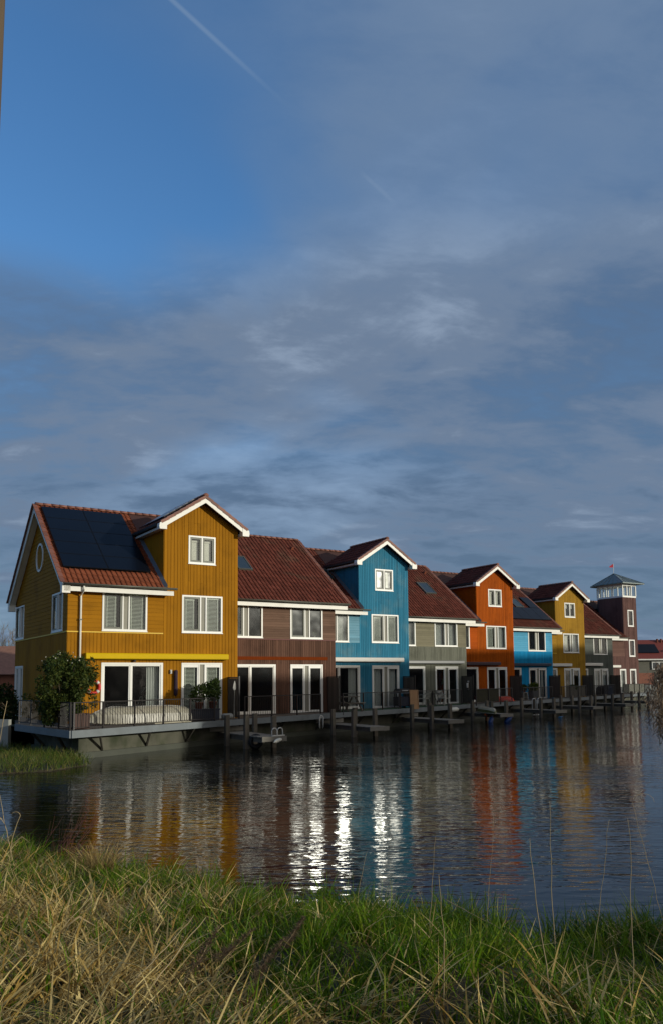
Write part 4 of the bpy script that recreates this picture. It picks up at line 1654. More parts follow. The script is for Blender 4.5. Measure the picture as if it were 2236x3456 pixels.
HN = ['nearest yellow', 'brown', 'deep blue', 'olive grey', 'orange', 'sky blue', 'ochre', 'slate grey', 'lookout tower']
JL = ['short plank jetty with white ladder hoops below the nearest yellow house',
      'short plank jetty on square posts between brown and deep blue houses',
      'short plank jetty on square posts between deep blue and grey houses',
      'jetty carrying an upturned canoe between grey and orange houses',
      'jetty with tall steel swimming ladder between orange and sky blue houses',
      'jetty on dark posts between sky blue and ochre houses',
      'jetty on dark posts between ochre and slate grey houses',
      'farthest jetty on dark posts near the lookout tower house']
JTY = []
for i in range(8):
    j = at_house('jetty', i, -.86, 1.2)
    tag(j, JL[i], 'jetty', 'plank jetties below the quay')
    JTY.append(j)
    dz = .50
    m = MB()
    ln = 3.75 if i != 3 else 3.2
    k, y = 0, 0.
    while y > -ln + .1:
        m.box(-.50 + random.uniform(-.02, .02), .50 + random.uniform(-.02, .02), y - .135, y, dz - .035, dz + random.uniform(-.004, .004))
        y -= .145
    m.build('planks', PLANKW, j, kind='stuff')
    for x in (-.44, .36):
        MB().box(x, x + .08, -ln + .05, .3, dz - .22, dz - .04).build('beam', POSTW, j)
    MB().box(-.52, .52, -ln - .05, -ln + .0, dz - .18, dz + .01).build('end_board', PLANKW, j)
    MB().box(-.9, .6, .12, .18, dz + .02, dz + .22).build('back_board', PLANKW, j)
    for (x, y) in ((-.60, -.9), (-.60, -2.6), (.60, -.9), (.60, -2.6)):
        pm = MB()
        t = .085
        hgt = 1.25 + random.uniform(-.05, .06)
        lx, ly = random.uniform(-.03, .03), random.uniform(-.03, .03)
        pm.hexa([(x - t, y - t, -1.0), (x + t, y - t, -1.0), (x + t, y + t, -1.0), (x - t, y + t, -1.0)],
                [(x - t + lx, y - t + ly, hgt), (x + t + lx, y - t + ly, hgt + .01), (x + t + lx, y + t + ly, hgt), (x - t + lx, y + t + ly, hgt - .01)])
        pm.build('post', POSTW, j)


def arch(mb, x, y, z0, z1, w, r=.02, n=10, rx=0.):
    pts = [(x - w / 2, y, z0), (x - w / 2, y, z1 - w / 2)]
    for k in range(1, n):
        a = math.pi - math.pi * k / n
        pts.append((x + w / 2 * math.cos(a), y, z1 - w / 2 + w / 2 * math.sin(a)))
    pts += [(x + w / 2, y, z1 - w / 2), (x + w / 2, y, z0)]
    return mb.tube(pts, r, 6)


WHITEM = M('white_tube', (.55, .54, .49), .35, .05)
STEELT = M('stainless_tube', (.55, .57, .58), .3, .05, metallic=.5)
# ladder hoops on the first jetty
lad = at_house('ladder_hoops', 0, -.60, 4.72, .50, R(12))
tag(lad, 'pair of small white ladder hoops at the end of the nearest jetty', 'ladder')
a_ = MB()
arch(a_, -.14, 0, 0, .30, .26, .022)
a_.build('hoop', WHITEM, lad, True)
a_ = MB()
arch(a_, .16, .03, 0, .30, .26, .022)
a_.build('hoop', WHITEM, lad, True)
MB().box(-.28, .34, -.06, .02, .0, .035).build('step', WHITEM, lad)
ld = at_house('swim_ladder', 5, -7.1, 5.1, 0)
tag(ld, 'tall steel swimming ladder with two arched rails going down into the water', 'ladder')
for x in (-.24, .24):
    a_ = MB()
    arch(a_, x, 0, -.4, 1.20, .34, .026)
    a_.build('rail', STEELT, ld, True)
for z in (.1, .35):
    MB().tube([(-.4, 0, z), (.4, 0, z)], .02, 6).build('rung', STEELT, ld)
lm_ = at_house('rope_loop', 1, -2.65, 3.0, .35)
tag(lm_, 'white rope loop hanging from the deck edge below the brown house', 'rope')
a_ = MB()
arch(a_, 0, 0, .1, .62, .20, .022)
arch(a_, .02, .04, .05, .55, .14, .018)
a_.build('loop', WHITEM, lm_, True)


def torus(mb, R_, r, n=24, m=8, c=(0, 0, 0), plane='xz'):
    b = len(mb.v)
    for k in range(n):
        a = 2 * math.pi * k / n
        for q in range(m):
            p = 2 * math.pi * q / m
            d, h = R_ + r * math.cos(p), r * math.sin(p)
            x, z = d * math.cos(a), d * math.sin(a)
            mb.v.append((c[0] + x, c[1] + h, c[2] + z) if plane == 'xz' else (c[0] + x, c[1] + z, c[2] + h))
    for k in range(n):
        for q in range(m):
            k2, q2 = (k + 1) % n, (q + 1) % m
            mb.f.append((b + k * m + q, b + k2 * m + q, b + k2 * m + q2, b + k * m + q2))
    return mb


ty = at_house('tyre', 0, -1.16, 4.05, .28, R(-8))
tag(ty, 'black car tyre hung as a bumper on the side of the nearest jetty', 'tyre')
torus(MB(), .21, .085, 26, 8).build('rubber', RUBBER, ty, True)
torus(MB(), .13, .02, 20, 6).build('rim', BLACKM, ty, True)
tr_ = at_house('rope', 0, -1.16, 4.05, .28)


def fender(name, i, x, n, z, lng, r, mat, rz, tilt, label):
    f = at_house(name, i, x, n, z, rz)
    f.rotation_euler = (0, tilt, TH + rz)
    tag(f, label, 'fender')
    pr = [(r * .25, -lng / 2 - .05), (r * .3, -lng / 2), (r * .85, -lng / 2 + .06), (r, -lng / 2 + .14), (r, lng / 2 - .14), (r * .85, lng / 2 - .06), (r * .3, lng / 2), (r * .25, lng / 2 + .05)]
    MB().lathe(pr, 14).build('body', mat, f, True)
    torus(MB(), .03, .012, 10, 5, (0, 0, lng / 2 + .06)).build('eye', mat, f, True)
    return f


bpy.data.objects.remove(tr_)
fender('fender', 0, -.72, 5.02, .36, .52, .075, FENDER, R(30), R(80), 'white tubular boat fender hanging off the end of the nearest jetty')
fender('fender', 3, -3.9, 3.3, .80, .66, .13, FENDER, R(8), R(88), 'fat white fender at the deck edge below the grey house')
fender('float', 3, -1.9, 4.2, .12, .5, .14, BLUEF, R(20), R(35), 'dark blue float lying against the left post below the orange house')
fender('float', 3, -.75, 4.4, .10, .5, .14, BLUEF, R(-30), R(50), 'dark blue float beside the canoe jetty at the waterline')
fender('float', 4, -.55, 4.6, .04, .34, .06, M('light_blue_vinyl', (.02, .16, .40), .4, .1), R(0), R(84), 'light blue float lying on the water near the swimming ladder')

# canoe on the fourth jetty
CREAM = M('cream_gelcoat', (.40, .37, .28), .35, .12, (1.5, 1.5, 1.5), tint=(.30, .29, .20), tintamt=.6, tintscale=2.0)
HULLG = M('hull_grey', (.30, .29, .26), .4, .12, (1.5, 1.5, 1.5))
OLIVEG = M('olive_gelcoat', (.10, .11, .03), .5, .12)


def hull(L, B, H, bow=.35, stern=.75, n=14, zb=0.):
    """upturned boat: sections along x, gunwale at z=zb, keel on top"""
    secs, rails, keel = [], [], []
    for k in range(n + 1):
        t = k / n
        w = B / 2 * min(1, (math.sin(math.pi * min(t / (2 * bow), .5)) if t < bow else 1) * (1 if t < stern else 1 - (1 - stern) * .5 * ((t - stern) / (1 - stern)) ** 2))
        w = max(w, .012)
        h = H * (1 - .52 * max(0, 1 - t / .22) ** 1.6 - .12 * max(0, (t - .75) / .25) ** 2)
        x = -L / 2 + L * t
        secs.append([(x, -w, zb), (x, -w * .98, zb + h * .30), (x, -w * .90, zb + h * .60), (x, -w * .62, zb + h * .84), (x, -w * .2, zb + h * .97), (x, w * .2, zb + h * .97),
                     (x, w * .62, zb + h * .84), (x, w * .90, zb + h * .60), (x, w * .98, zb + h * .30), (x, w, zb)])
        rails.append((x, -w - .015, zb + .03))
        keel.append((x, 0, zb + h * .985))
    return secs, rails, keel


def upturned(name, i, x, n, z, rz, L, B, H, m1, m2, label, tilt=0.):
    r = at_house(name, i, x, n, z, rz)
    r.rotation_euler = (tilt, 0, TH + rz)
    tag(r, label, 'boat')
    s, ra, ke = hull(L, B, H)
    low = [[q[0], q[1], q[2], q[7], q[8], q[9]] for q in s]
    top = [[q[2], q[3], q[4], q[5], q[6], q[7]] for q in s]
    MB().loft([[q[k] for k in (0, 1, 2)] for q in s], close=False, caps=False).build('side_strake', m2, r, True)
    MB().loft([[q[k] for k in (7, 8, 9)] for q in s], close=False, caps=False).build('side_strake', m2, r, True)
    MB().loft(top, close=False, caps=False).build('bottom', m1, r, True)
    MB().tube(ra, .022, 6).build('gunwale', m1, r, True)
    MB().tube([(a, -b, c) for a, b, c in ra], .022, 6).build('gunwale', m1, r, True)
    MB().tube(ke, .02, 5).build('keel', HULLG, r, True)
    ts = MB()
    ts.poly(s[-1])
    ts.poly(s[0])
    ts.build('transom', m2, r)
    return r


upturned('dinghy', 0, -4.95, 1.55, DECK + .06, R(10), 4.1, 1.35, .60, CREAM, M('hull_white', (.44, .42, .35), .4, .14, (1.2, 1.2, 1.2), tint=(.22, .20, .15), tintamt=.6, tintscale=1.6),
         'upturned white dinghy lying on the deck before the yellow house door', R(4))
MB().box(-.9, .9, -.06, .06, 0, .05)
oar = at_house('oar', 0, -4.1, 2.75, DECK + .02, R(20))
tag(oar, 'pale oar lying along the deck edge in front of the dinghy', 'oar')
MB().tube([(-.75, 0, .02), (.75, 0, .02)], .02, 6).build('shaft', CREAM, oar)
MB().box(.6, 1.0, -.06, .06, .008, .03).build('blade', CREAM, oar)
upturned('canoe', 3, -1.1, 3.1, .52, R(60), 3.4, .72, .36, CREAM, OLIVEG, 'upturned cream and olive canoe resting on the jetty by the orange house')
rp = at_house('mooring_rope', 3, -1.75, 3.65, .42)
tag(rp, 'orange rope tied in a knot by the canoe', 'rope')
MB().tube([(0, 0, -.3), (.05, 0, -.05), (-.08, .03, .1), (.10, 0, .18), (.02, -.03, .30), (.2, 0, .38)], .025, 5).build('strand', ROPE, rp, True)
MB().tube([(-.1, 0, .0), (.0, .02, .15), (.14, 0, .02), (.0, -.03, -.06)], .025, 5).build('strand', ROPE, rp, True)
upturned('sledge_boat', 4, -2.2, 1.0, DECK + .02, R(14), 1.9, .75, .34, ORANGEP, REDV, 'bright red plastic boat lying upside down on the orange house deck')

# ------------------------------------------------------------------ screens between the decks
for i in range(8):
    s = at_house('privacy_screen', i, -.45, 0, DECK)
    tag(s, 'dark slatted privacy screen between the %s and %s houses' % (HN[i], HN[i + 1]), 'screen', 'privacy screens between the decks')
    fm = MB()
    fm.box(-.03, .03, -.10, -.04, -.01, 1.75)
    fm.box(-.03, .03, -1.12, -1.06, -.01, 1.78)
    fm.box(-.03, .03, -1.06, -.10, 1.70, 1.75)
    fm.box(-.03, .03, -1.06, -.10, .06, .12)
    fm.build('frame', BLACKM, s)
    bm = MB().box(-.045, -.031, -.155, 0, .08, 1.69).mesh('board', SCREENW)
    for k in range(6):
        o = bpy.data.objects.new('board', bm)
        link(o, s)
        o.location = (random.uniform(-.003, .003), -.10 - k * .16, 0)

# ------------------------------------------------------------------ railings along the deck edge
OLCLOTH = M('olive_cloth', (.055, .052, .025), .9, .15)
NAVCLOTH = M('navy_cloth', (.012, .016, .028), .9, .15)
GREYP = M('grey_board', (.125, .115, .095), .8, .14)
FROST = M('frosted_panel', (.28, .28, .23), .4, .1)


def railing(p, q, label, panels=(), inset=.10):
    p, q = Vector(p), Vector(q)
    L = (q - p).length
    rt = empty('railing', (p.x, p.y, DECK), math.atan2((q - p).y, (q - p).x))
    tag(rt, label, 'railing', 'railings along the deck edge')
    y = inset
    MB().box(0, L, y - .025, y + .025, .895, .93).build('top_rail', RAILM, rt)
    MB().box(0, L, y - .015, y + .015, .08, .105).build('bottom_rail', RAILM, rt)
    n = max(1, round(L / 1.6))
    pm = MB().box(-.025, .025, y - .025, y + .025, -.12, .91).mesh('post', RAILM)
    for k in range(n + 1):
        o = bpy.data.objects.new('post', pm)
        link(o, rt)
        o.location = (min(max(L * k / n, .03), L - .03), 0, 0)
    bal = MB()
    m = int(L / .115)
    for k in range(1, m):
        x = L * k / m
        bal.box(x - .007, x + .007, y - .007, y + .007, .105, .895)
    bal.build('balusters', RAILM, rt, kind='stuff')
    for a, b, mt, npan in panels:
        w = (b - a) / npan
        for k in range(npan):
            MB().box(a + k * w + .02, a + (k + 1) * w - .02, y + .03, y + .045, .10, .90).build('infill_panel', mt, rt)
    return rt


def dl(i, x):
    return hw(i, x, .95 + (-x) * .395).xy


railing(LEFTD, FR[0], 'short dark railing on the left end of the deck beside the bush')
railing(FR[0], FR[1], 'dark railing along the deck in front of the nearest yellow house')
RP = {4: [(.2, 3.4, OLCLOTH, 2)], 6: [(1.0, 5.2, GREYP, 5)], 7: [(2.6, 5.2, NAVCLOTH, 2)], 8: [(.2, 6.8, FROST, 6)]}
for i in range(1, 9):
    railing(dl(i, -6.75), dl(i, -1.75) if i < 8 else dl(8, .9), 'dark railing along the deck in front of the %s house' % HN[i], RP.get(i, ()))

# ------------------------------------------------------------------ things on the deck
# lifebuoys
def lifebuoy(i, x, n, z, m1, m2, label, rz=0., R_=.24):
    b = at_house('lifebuoy', i, x, n, z, rz)
    tag(b, label, 'lifebuoy')
    torus(MB(), R_, .065, 32, 10).build('ring', m1, b, True)
    for k in range(4):
        a0 = math.pi / 4 + k * math.pi / 2
        mb = MB()
        secs = []
        for q in range(5):
            a = a0 - .2 + .1 * q
            secs.append([((R_ + .070 * math.cos(p)) * math.cos(a), .070 * math.sin(p), (R_ + .070 * math.cos(p)) * math.sin(a)) for p in [2 * math.pi * e / 10 for e in range(10)]])
        mb.loft(secs)
        mb.build('band', m2, b, True)
    MB().box(-.02, .02, .03, .10, R_ - .02, R_ + .10).build('hook', BLACKM, b)
    return b


lifebuoy(0, -6.26, .10, DECK + 1.39, REDV, WHITEM, 'red lifebuoy with white bands hung on the yellow wall behind the bush')
lifebuoy(3, -.55, .75, DECK + 1.15, M('grey_white_foam', (.46, .45, .42), .6, .1), BLACKM, 'grey white lifebuoy hung on the screen between grey and orange houses', R(35), .23)
# folded parasol on the wall
pa = at_house('folded_parasol', 0, -2.86, .12, DECK + 1.0)
tag(pa, 'dark purple parasol cover hanging on the yellow wall left of the door', 'parasol')
secs = []
for z, r in ((0, .035), (.03, .07), (.25, .078), (.7, .07), (1.0, .075), (1.05, .05)):
    secs.append([(r * 1.1 * math.cos(a) * (1 + .08 * math.sin(3 * a)), r * .9 * math.sin(a), z) for a in [2 * math.pi * k / 12 for k in range(12)]])
MB().loft(secs).build('cover', M('aubergine_cloth', (.030, .016, .030), .85, .12), pa, True)
MB().tube([(0, 0, -.08), (0, 0, .02)], .018, 6).build('pole', BLACKM, pa)


# leafy plants
def leaves(parent, name, blobs, n, size, cols, flip=.5, mat=None):
    """leaf quads scattered through ellipsoid clumps, denser towards their skins"""
    V, C = [], []
    tot = sum(b[3] * b[4] * b[5] for b in blobs)
    for (cx, cy, cz, rx, ry, rz) in blobs:
        k = int(n * rx * ry * rz / tot)
        d = RNG.normal(0, 1, (k, 3))
        d /= np.linalg.norm(d, axis=1, keepdims=True)
        r = RNG.uniform(.25, 1, k) ** .45 * RNG.normal(1.0, .08, k)
        p = d * r[:, None] * [rx, ry, rz] + [cx, cy, cz]
        s = size * RNG.uniform(.6, 1.3, k)
        a = RNG.normal(0, 1, (k, 3)) + d * .4 + [0, 0, .2]
        a /= np.linalg.norm(a, axis=1, keepdims=True)
        b = np.cross(a, RNG.normal(0, 1, (k, 3)))
        b /= np.linalg.norm(b, axis=1, keepdims=True)
        q = np.stack([p - a * s[:, None], p + b * s[:, None] * .42, p + a * s[:, None], p - b * s[:, None] * .42], 1)
        V.append(q.reshape(-1, 3))
        t = RNG.beta(1.3, 2.6, k)[:, None]
        c = cols[0] * (1 - t) + cols[1] * t
        c = c * RNG.uniform(.7, 1.25, (k, 1))
        C.append(np.repeat(c, 4, 0))
    V, C = np.concatenate(V), np.concatenate(C)
    F = np.arange(len(V)).reshape(-1, 4)
    return np_mesh(name, V, F, mat or LEAF, parent, C)


G_DARK, G_LIGHT, G_YEL = np.array([.022, .045, .012]), np.array([.085, .115, .022]), np.array([.16, .15, .03])
bu = at_house('evergreen_bush', 0, -8.1, 2.9, DECK)
tag(bu, 'tall dense evergreen bush with a few white blossoms at the deck corner', 'bush')
bl = []
rb = random.Random(4)
for k in range(34):
    a, z = rb.uniform(0, 6.28), rb.uniform(.35, 2.3)
    rad = 1.05 * (1 - abs(z - 1.35) / 2.2)
    bl.append((rad * rb.uniform(.2, 1) * math.cos(a), rad * rb.uniform(.2, 1) * math.sin(a), z, rb.uniform(.25, .48), rb.uniform(.25, .48), rb.uniform(.22, .40)))
for k in range(30):
    a, q = rb.uniform(0, 6.28), rb.uniform(1.0, 1.35)
    z = rb.uniform(.5, 2.5)
    q *= 1 - .25 * abs(z - 1.4)
    bl.append((q * math.cos(a), q * .9 * math.sin(a), z, rb.uniform(.08, .17), rb.uniform(.08, .17), rb.uniform(.07, .16)))
leaves(bu, 'crown', bl, 19000, .062, (G_DARK * 1.1, np.array([.125, .135, .026])))
bm_ = MB()
for k in range(9):
    a = k * .7
    bm_.tube([(.05 * math.cos(a), .05 * math.sin(a), .1), (.3 * math.cos(a), .3 * math.sin(a), .9), (.8 * math.cos(a), .75 * math.sin(a), 1.9 + .3 * math.sin(k))], [.03, .02, .006], 5)
bm_.build('trunk', BARK, bu)
V, F = [], []
for k in range(14):
    a, r = rb.uniform(2.2, 5.6), rb.uniform(.2, 1.15)
    c = Vector((r * math.cos(a), r * math.sin(a) * .9, 2.62 - .36 * r * r + rb.uniform(-.08, .10)))
    for q in range(3):
        d1, d2 = Vector((rb.uniform(-1, 1), rb.uniform(-1, 1), rb.uniform(-1, 1))).normalized() * .025, Vector((rb.uniform(-1, 1), rb.uniform(-1, 1), rb.uniform(.2, 1))).normalized() * .03
        b0 = len(V)
        V += [c - d1, c + d2, c + d1, c - d2]
        F.append((b0, b0 + 1, b0 + 2, b0 + 3))
np_mesh('blossom', V, F, leaf_mat('blossom'), bu, np.tile([.72, .68, .56], (len(V), 1)))


def box_planter(name, i, x, n, w, d, h, mat, label, z=DECK, rz=0.):
    p = at_house(name, i, x, n, z, rz)
    tag(p, label, 'planter')
    mb = MB()
    mb.hexa([(-w / 2 * .94, -d / 2 * .94, 0), (w / 2 * .94, -d / 2 * .94, 0), (w / 2 * .94, d / 2 * .94, 0), (-w / 2 * .94, d / 2 * .94, 0)],
            [(-w / 2, -d / 2, h), (w / 2, -d / 2, h), (w / 2, d / 2, h), (-w / 2, d / 2, h)])
    mb.build('tub', mat, p)
    r = MB()
    r.box(-w / 2 - .02, w / 2 + .02, -d / 2 - .02, -d / 2 + .03, h, h + .04)
    r.box(-w / 2 - .02, w / 2 + .02, d / 2 - .03, d / 2 + .02, h, h + .04)
    r.box(-w / 2 - .02, -w / 2 + .03, -d / 2 + .03, d / 2 - .03, h, h + .04)
    r.box(w / 2 - .03, w / 2 + .02, -d / 2 + .03, d / 2 - .03, h, h + .04)
    r.build('rim', mat, p)
    MB().box(-w / 2 + .03, w / 2 - .03, -d / 2 + .03, d / 2 - .03, h - .06, h - .01).build('soil', EARTH, p)
    return p


box_planter('planter', 0, -7.75, 3.75, .55, .5, .48, M('brown_planter', (.060, .026, .018), .6, .12), 'brown square planter under the evergreen bush at the deck corner')


def potted(i, x, n, z, r, h, blobs, nleaf, size, cols, label, pot=None):
    p = at_house('potted_plant', i, x, n, z)
    tag(p, label, 'plant')
    MB().lathe([(r * .7, 0), (r, h * .9), (r * 1.08, h * .9), (r * 1.08, h), (r * .9, h), (r * .85, h - .04)], 14).build('pot', pot or TERRA, p, True)
    leaves(p, 'foliage', blobs, nleaf, size, cols)
    MB().tube([(0, 0, h - .05), (.02, .01, h + .3)], [.02, .01], 5).build('stem', BARK, p)
    return p


st = at_house('storage_box', 0, -2.05, 1.10, DECK, R(-10))
tag(st, 'dark navy storage box by the door of the nearest yellow house', 'box')
MB().box(-.6, .6, -.28, .28, .02, .42).build('body', NAVY, st)
MB().box(-.62, .62, -.30, .30, .42, .47).build('lid', NAVY, st)
potted(0, -2.25, 1.12, DECK + .47, .17, .26, [(0, 0, .62, .34, .30, .36), (-.22, .05, .5, .2, .2, .2), (.18, 0, .8, .2, .2, .22)], 900, .06, (G_DARK, G_LIGHT), 'leafy plant in a terracotta pot on the left of the storage box')
potted(0, -1.62, 1.05, DECK + .47, .17, .28, [(0, 0, .72, .36, .30, .42), (.1, 0, 1.05, .22, .2, .2), (-.2, 0, .9, .2, .2, .2)], 1100, .06, (G_DARK, G_LIGHT * .9), 'taller feathery plant in a terracotta pot on the right of the storage box')
cn = at_house('gas_bottle', 0, -1.0, 1.15, DECK + .13, R(25))
cn.rotation_euler = (0, R(90), TH + R(25))
tag(cn, 'pale grey canister lying on the deck beside the first screen', 'canister')
MB().lathe([(.05, -.30), (.10, -.28), (.125, -.22), (.125, .20), (.09, .28), (.04, .30)], 14).build('body', M('canister_grey', (.22, .23, .22), .45, .1), cn, True)
MB().lathe([(.03, .30), (.03, .35), (.05, .35), (.05, .37)], 8).build('valve', BLACKM, cn)
pd = at_house('paddle', 0, -.62, .98, DECK + .02, 0)
tag(pd, 'grey paddle standing upright against the first privacy screen', 'paddle')
MB().tube([(0, 0, 0.35), (.02, 0, 1.2)], .016, 6).build('shaft', M('grey_wood', (.22, .21, .18), .8, .1), pd)
MB().loft([[(-.02, -.01, 1.18), (.05, -.01, 1.18), (.05, .01, 1.18), (-.02, .01, 1.18)], [(-.06, -.012, 1.27), (.09, -.012, 1.27), (.09, .012, 1.27), (-.06, .012, 1.27)],
           [(-.03, -.01, 1.42), (.07, -.01, 1.42), (.07, .01, 1.42), (-.03, .01, 1.42)], [(.01, -.006, 1.56), (.03, -.006, 1.56), (.03, .006, 1.56), (.01, .006, 1.56)]]).build('blade', M('pale_blade', (.34, .33, .30), .7, .1), pd)
MB().box(-.02, .02, -.02, .02, 0, .36).build('grip', MATS['grey_wood'], pd)

# picnic table on the deep blue deck
pt = at_house('picnic_table', 2, -5.9, 2.55, DECK + .012, R(12))
tag(pt, 'small wooden picnic table with bench on the deep blue house deck', 'table')
GW = M('greyed_wood', (.19, .165, .13), .85, .15, (2, 14, 14), .3, .12)
for k in range(4):
    MB().box(-.62, .62, -.30 + k * .15, -.17 + k * .15, .70, .735).build('tabletop_plank', GW, pt)
for y in (-.72, .52):
    MB().box(-.62, .62, y, y + .20, .40, .43).build('bench_seat', GW, pt)
for x in (-.5, .5):
    MB().bar((x, -.12, .70), (x, -.60, 0), .04, .09).bar((x, .12, .70), (x, .60, 0), .04, .09).bar((x, -.70, .37), (x, .70, .37), .035, .09).build('leg_frame', GW, pt)
for i, x0, x1, lab in ((2, -6.5, -.6, 'deep blue'), (3, -6.5, -.6, 'olive grey')):
    q = [hw(i, x0, .1), hw(i, x0, .85 - x0 * .395 - .1), hw(i, x1, .85 - x1 * .395 - .1), hw(i, x1, .1)]
    tag(MB().hexa([(p.x, p.y, .987) for p in q], [(p.x, p.y, 1.008) for p in q]).build('turf_mat', GREENMAT), 'dark green artificial turf laid on the %s house deck' % lab, 'mat')

# barbecue, wooden panel, chairs on the grey deck
bb = at_house('barbecue', 2, -1.25, .95, DECK + .01)
tag(bb, 'dark kettle barbecue cart at the right end of the deep blue deck', 'barbecue')
MB().box(-.42, .42, -.25, .25, .12, .62).build('cabinet', NAVY, bb)
MB().box(-.62, .62, -.27, .27, .80, .84).build('side_shelf', M('grey_cover', (.10, .12, .14), .5, .1), bb)
MB().loft([[(x, .26 * math.cos(a), .84 + .22 * math.sin(a)) for a in [math.pi * k / 8 for k in range(9)]] for x in (-.40, .40)]).build('lid', BLACKM, bb, True)
for x in (-.36, .36):
    for y in (-.2, .2):
        MB().box(x - .02, x + .02, y - .02, y + .02, .0, .80).build('leg', BLACKM, bb)
MB().tube([(-.2, -.30, .95), (.2, -.30, .95)], .012, 6).build('handle', STEELT, bb)
wp = at_house('wooden_gate', 2, -.68, 1.32, DECK - .06, R(-8))
tag(wp, 'pale new wooden gate of two panels standing at the deck edge', 'gate')
fm = MB()
frame_mesh(fm, -.27, .27, 0, 1.05, .05, -.03, .02)
fm.box(-.22, .22, -.028, .02, .50, .55)
fm.build('frame', CRATEW, wp)
pb = MB().box(0, .105, -.012, .006, .05, 1.0).mesh('board', CRATEW)
for k in range(4):
    o = bpy.data.objects.new('board', pb)
    link(o, wp)
    o.location = (-.22 + k * .11, random.uniform(-.004, .004), 0)
wp.rotation_euler = (R(-4), 0, TH + R(-8))
CHW = M('white_chair_resin', (.42, .41, .36), .45, .08)


def chair(i, x, n, rz, label):
    c = at_house('garden_chair', i, x, n, DECK + .012, rz)
    tag(c, label, 'chair', 'garden chairs on the grey house deck')
    MB().hexa([(-.24, -.24, .40), (.24, -.24, .40), (.22, .22, .38), (-.22, .22, .38)], [(-.24, -.24, .43), (.24, -.24, .43), (.22, .22, .41), (-.22, .22, .41)]).build('seat', CHW, c)
    b = MB()
    for k in range(5):
        u = -.20 + k * .10
        b.bar((u, .22, .42), (u * 1.1, .36, .86), .055, .018, (0, 1, 0))
    b.bar((-.25, .365, .87), (.25, .365, .87), .05, .03)
    b.build('backrest', CHW, c)
    for x0, y0, x1, y1 in ((-.23, -.22, -.27, -.26), (.23, -.22, .27, -.26), (-.21, .21, -.25, .29), (.21, .21, .25, .29)):
        MB().bar((x0, y0, .41), (x1, y1, 0), .04).build('leg', CHW, c)
    for s in (-1, 1):
        MB().bar((s * .26, -.25, .62), (s * .25, .28, .66), .05, .025).bar((s * .26, -.24, .40), (s * .26, -.24, .62), .035).build('armrest', CHW, c)


chair(3, -4.75, 1.6, R(200), 'white garden chair turned away, left of the table on the grey deck')
chair(3, -3.1, 1.3, R(75), 'white garden chair right of the table on the grey deck')
chair(3, -3.6, 2.05, R(10), 'white garden chair nearest the railing on the grey deck')
tb_ = at_house('garden_table', 3, -3.95, 1.35, DECK + .012)
tag(tb_, 'dark round garden table between the white chairs', 'table')
MB().lathe([(.48, .70), (.50, .715), (.48, .73)], 22).build('tabletop', BLACKM, tb_)
for k in range(4):
    a = math.pi / 4 + k * math.pi / 2
    MB().bar((.1 * math.cos(a), .1 * math.sin(a), .70), (.36 * math.cos(a), .36 * math.sin(a), 0), .035).build('leg', BLACKM, tb_)

# sky blue deck: stool, planters, plants, board
sb = at_house('wooden_board', 5, -5.75, 1.75, DECK)
tag(sb, 'brown wooden board leaning at the railing left of the white stool', 'board')
for k in range(4):
    MB().box(-.32 + k * .16, -.17 + k * .16, -.015, .015, 0, .92).build('plank', POSTW, sb)
MB().box(-.32, .31, .016, .05, .2, .28).box(-.32, .31, .016, .05, .7, .78).build('batten', POSTW, sb)
so = at_house('stool', 5, -5.1, 1.95, DECK)
tag(so, 'white plastic stool with arched opening on the sky blue deck', 'stool')
MB().box(-.22, .22, -.2, .2, .50, .55).build('seat', CHW, so)
for s in (-1, 1):
    MB().hexa([(s * .20, -.19, 0), (s * .25, -.19, 0), (s * .25, .19, 0), (s * .20, .19, 0)], [(s * .13, -.17, .50), (s * .20, -.17, .50), (s * .20, .17, .50), (s * .13, .17, .50)]).build('leg', CHW, so)
MB().box(-.18, .18, -.17, .17, .18, .21).build('shelf', CHW, so)
potted(5, -5.1, 1.95, DECK + .55, .13, .16, [(0, 0, .34, .30, .26, .24), (-.2, 0, .3, .18, .18, .16)], 500, .06, (G_DARK, G_LIGHT), 'trailing green plant in a pot on the white stool')
box_planter('planter', 5, -3.9, 1.7, .62, .4, .62, M('grey_planter', (.10, .105, .11), .6, .1), 'tall grey planter on the sky blue deck')
sh_ = at_house('bright_shrub', 5, -3.9, 1.7, DECK + .58)
tag(sh_, 'bright green rounded shrub growing in the tall grey planter', 'shrub')
leaves(sh_, 'foliage', [(0, 0, .32, .45, .35, .34), (.2, 0, .48, .25, .25, .22)], 900, .07, (G_LIGHT * .7, np.array([.14, .20, .02])))
MB().tube([(0, 0, 0), (0, 0, .3)], [.03, .015], 5).build('stem', BARK, sh_)
potted(6, -4.0, 2.1, DECK, .2, .55, [(0, 0, .78, .40, .34, .26)], 600, .06, (G_DARK, np.array([.06, .075, .02])), 'round dark green plant behind the ochre house railing', GREYP)
dl_ = at_house('covered_furniture', 7, -3.6, 1.9, DECK)
tag(dl_, 'dark covered furniture on the slate grey house deck', 'furniture')
MB().loft([[(-.7, -.35, 0), (.7, -.35, 0), (.7, .35, 0), (-.7, .35, 0)], [(-.68, -.33, .62), (.68, -.33, .66), (.68, .33, .66), (-.68, .33, .62)], [(-.5, -.25, .80), (.45, -.25, .86), (.45, .25, .86), (-.5, .25, .80)]]).build('cover', NAVCLOTH, dl_)
MB().box(-.72, .72, -.36, .36, .02, .06).build('hem', BLACKM, dl_)

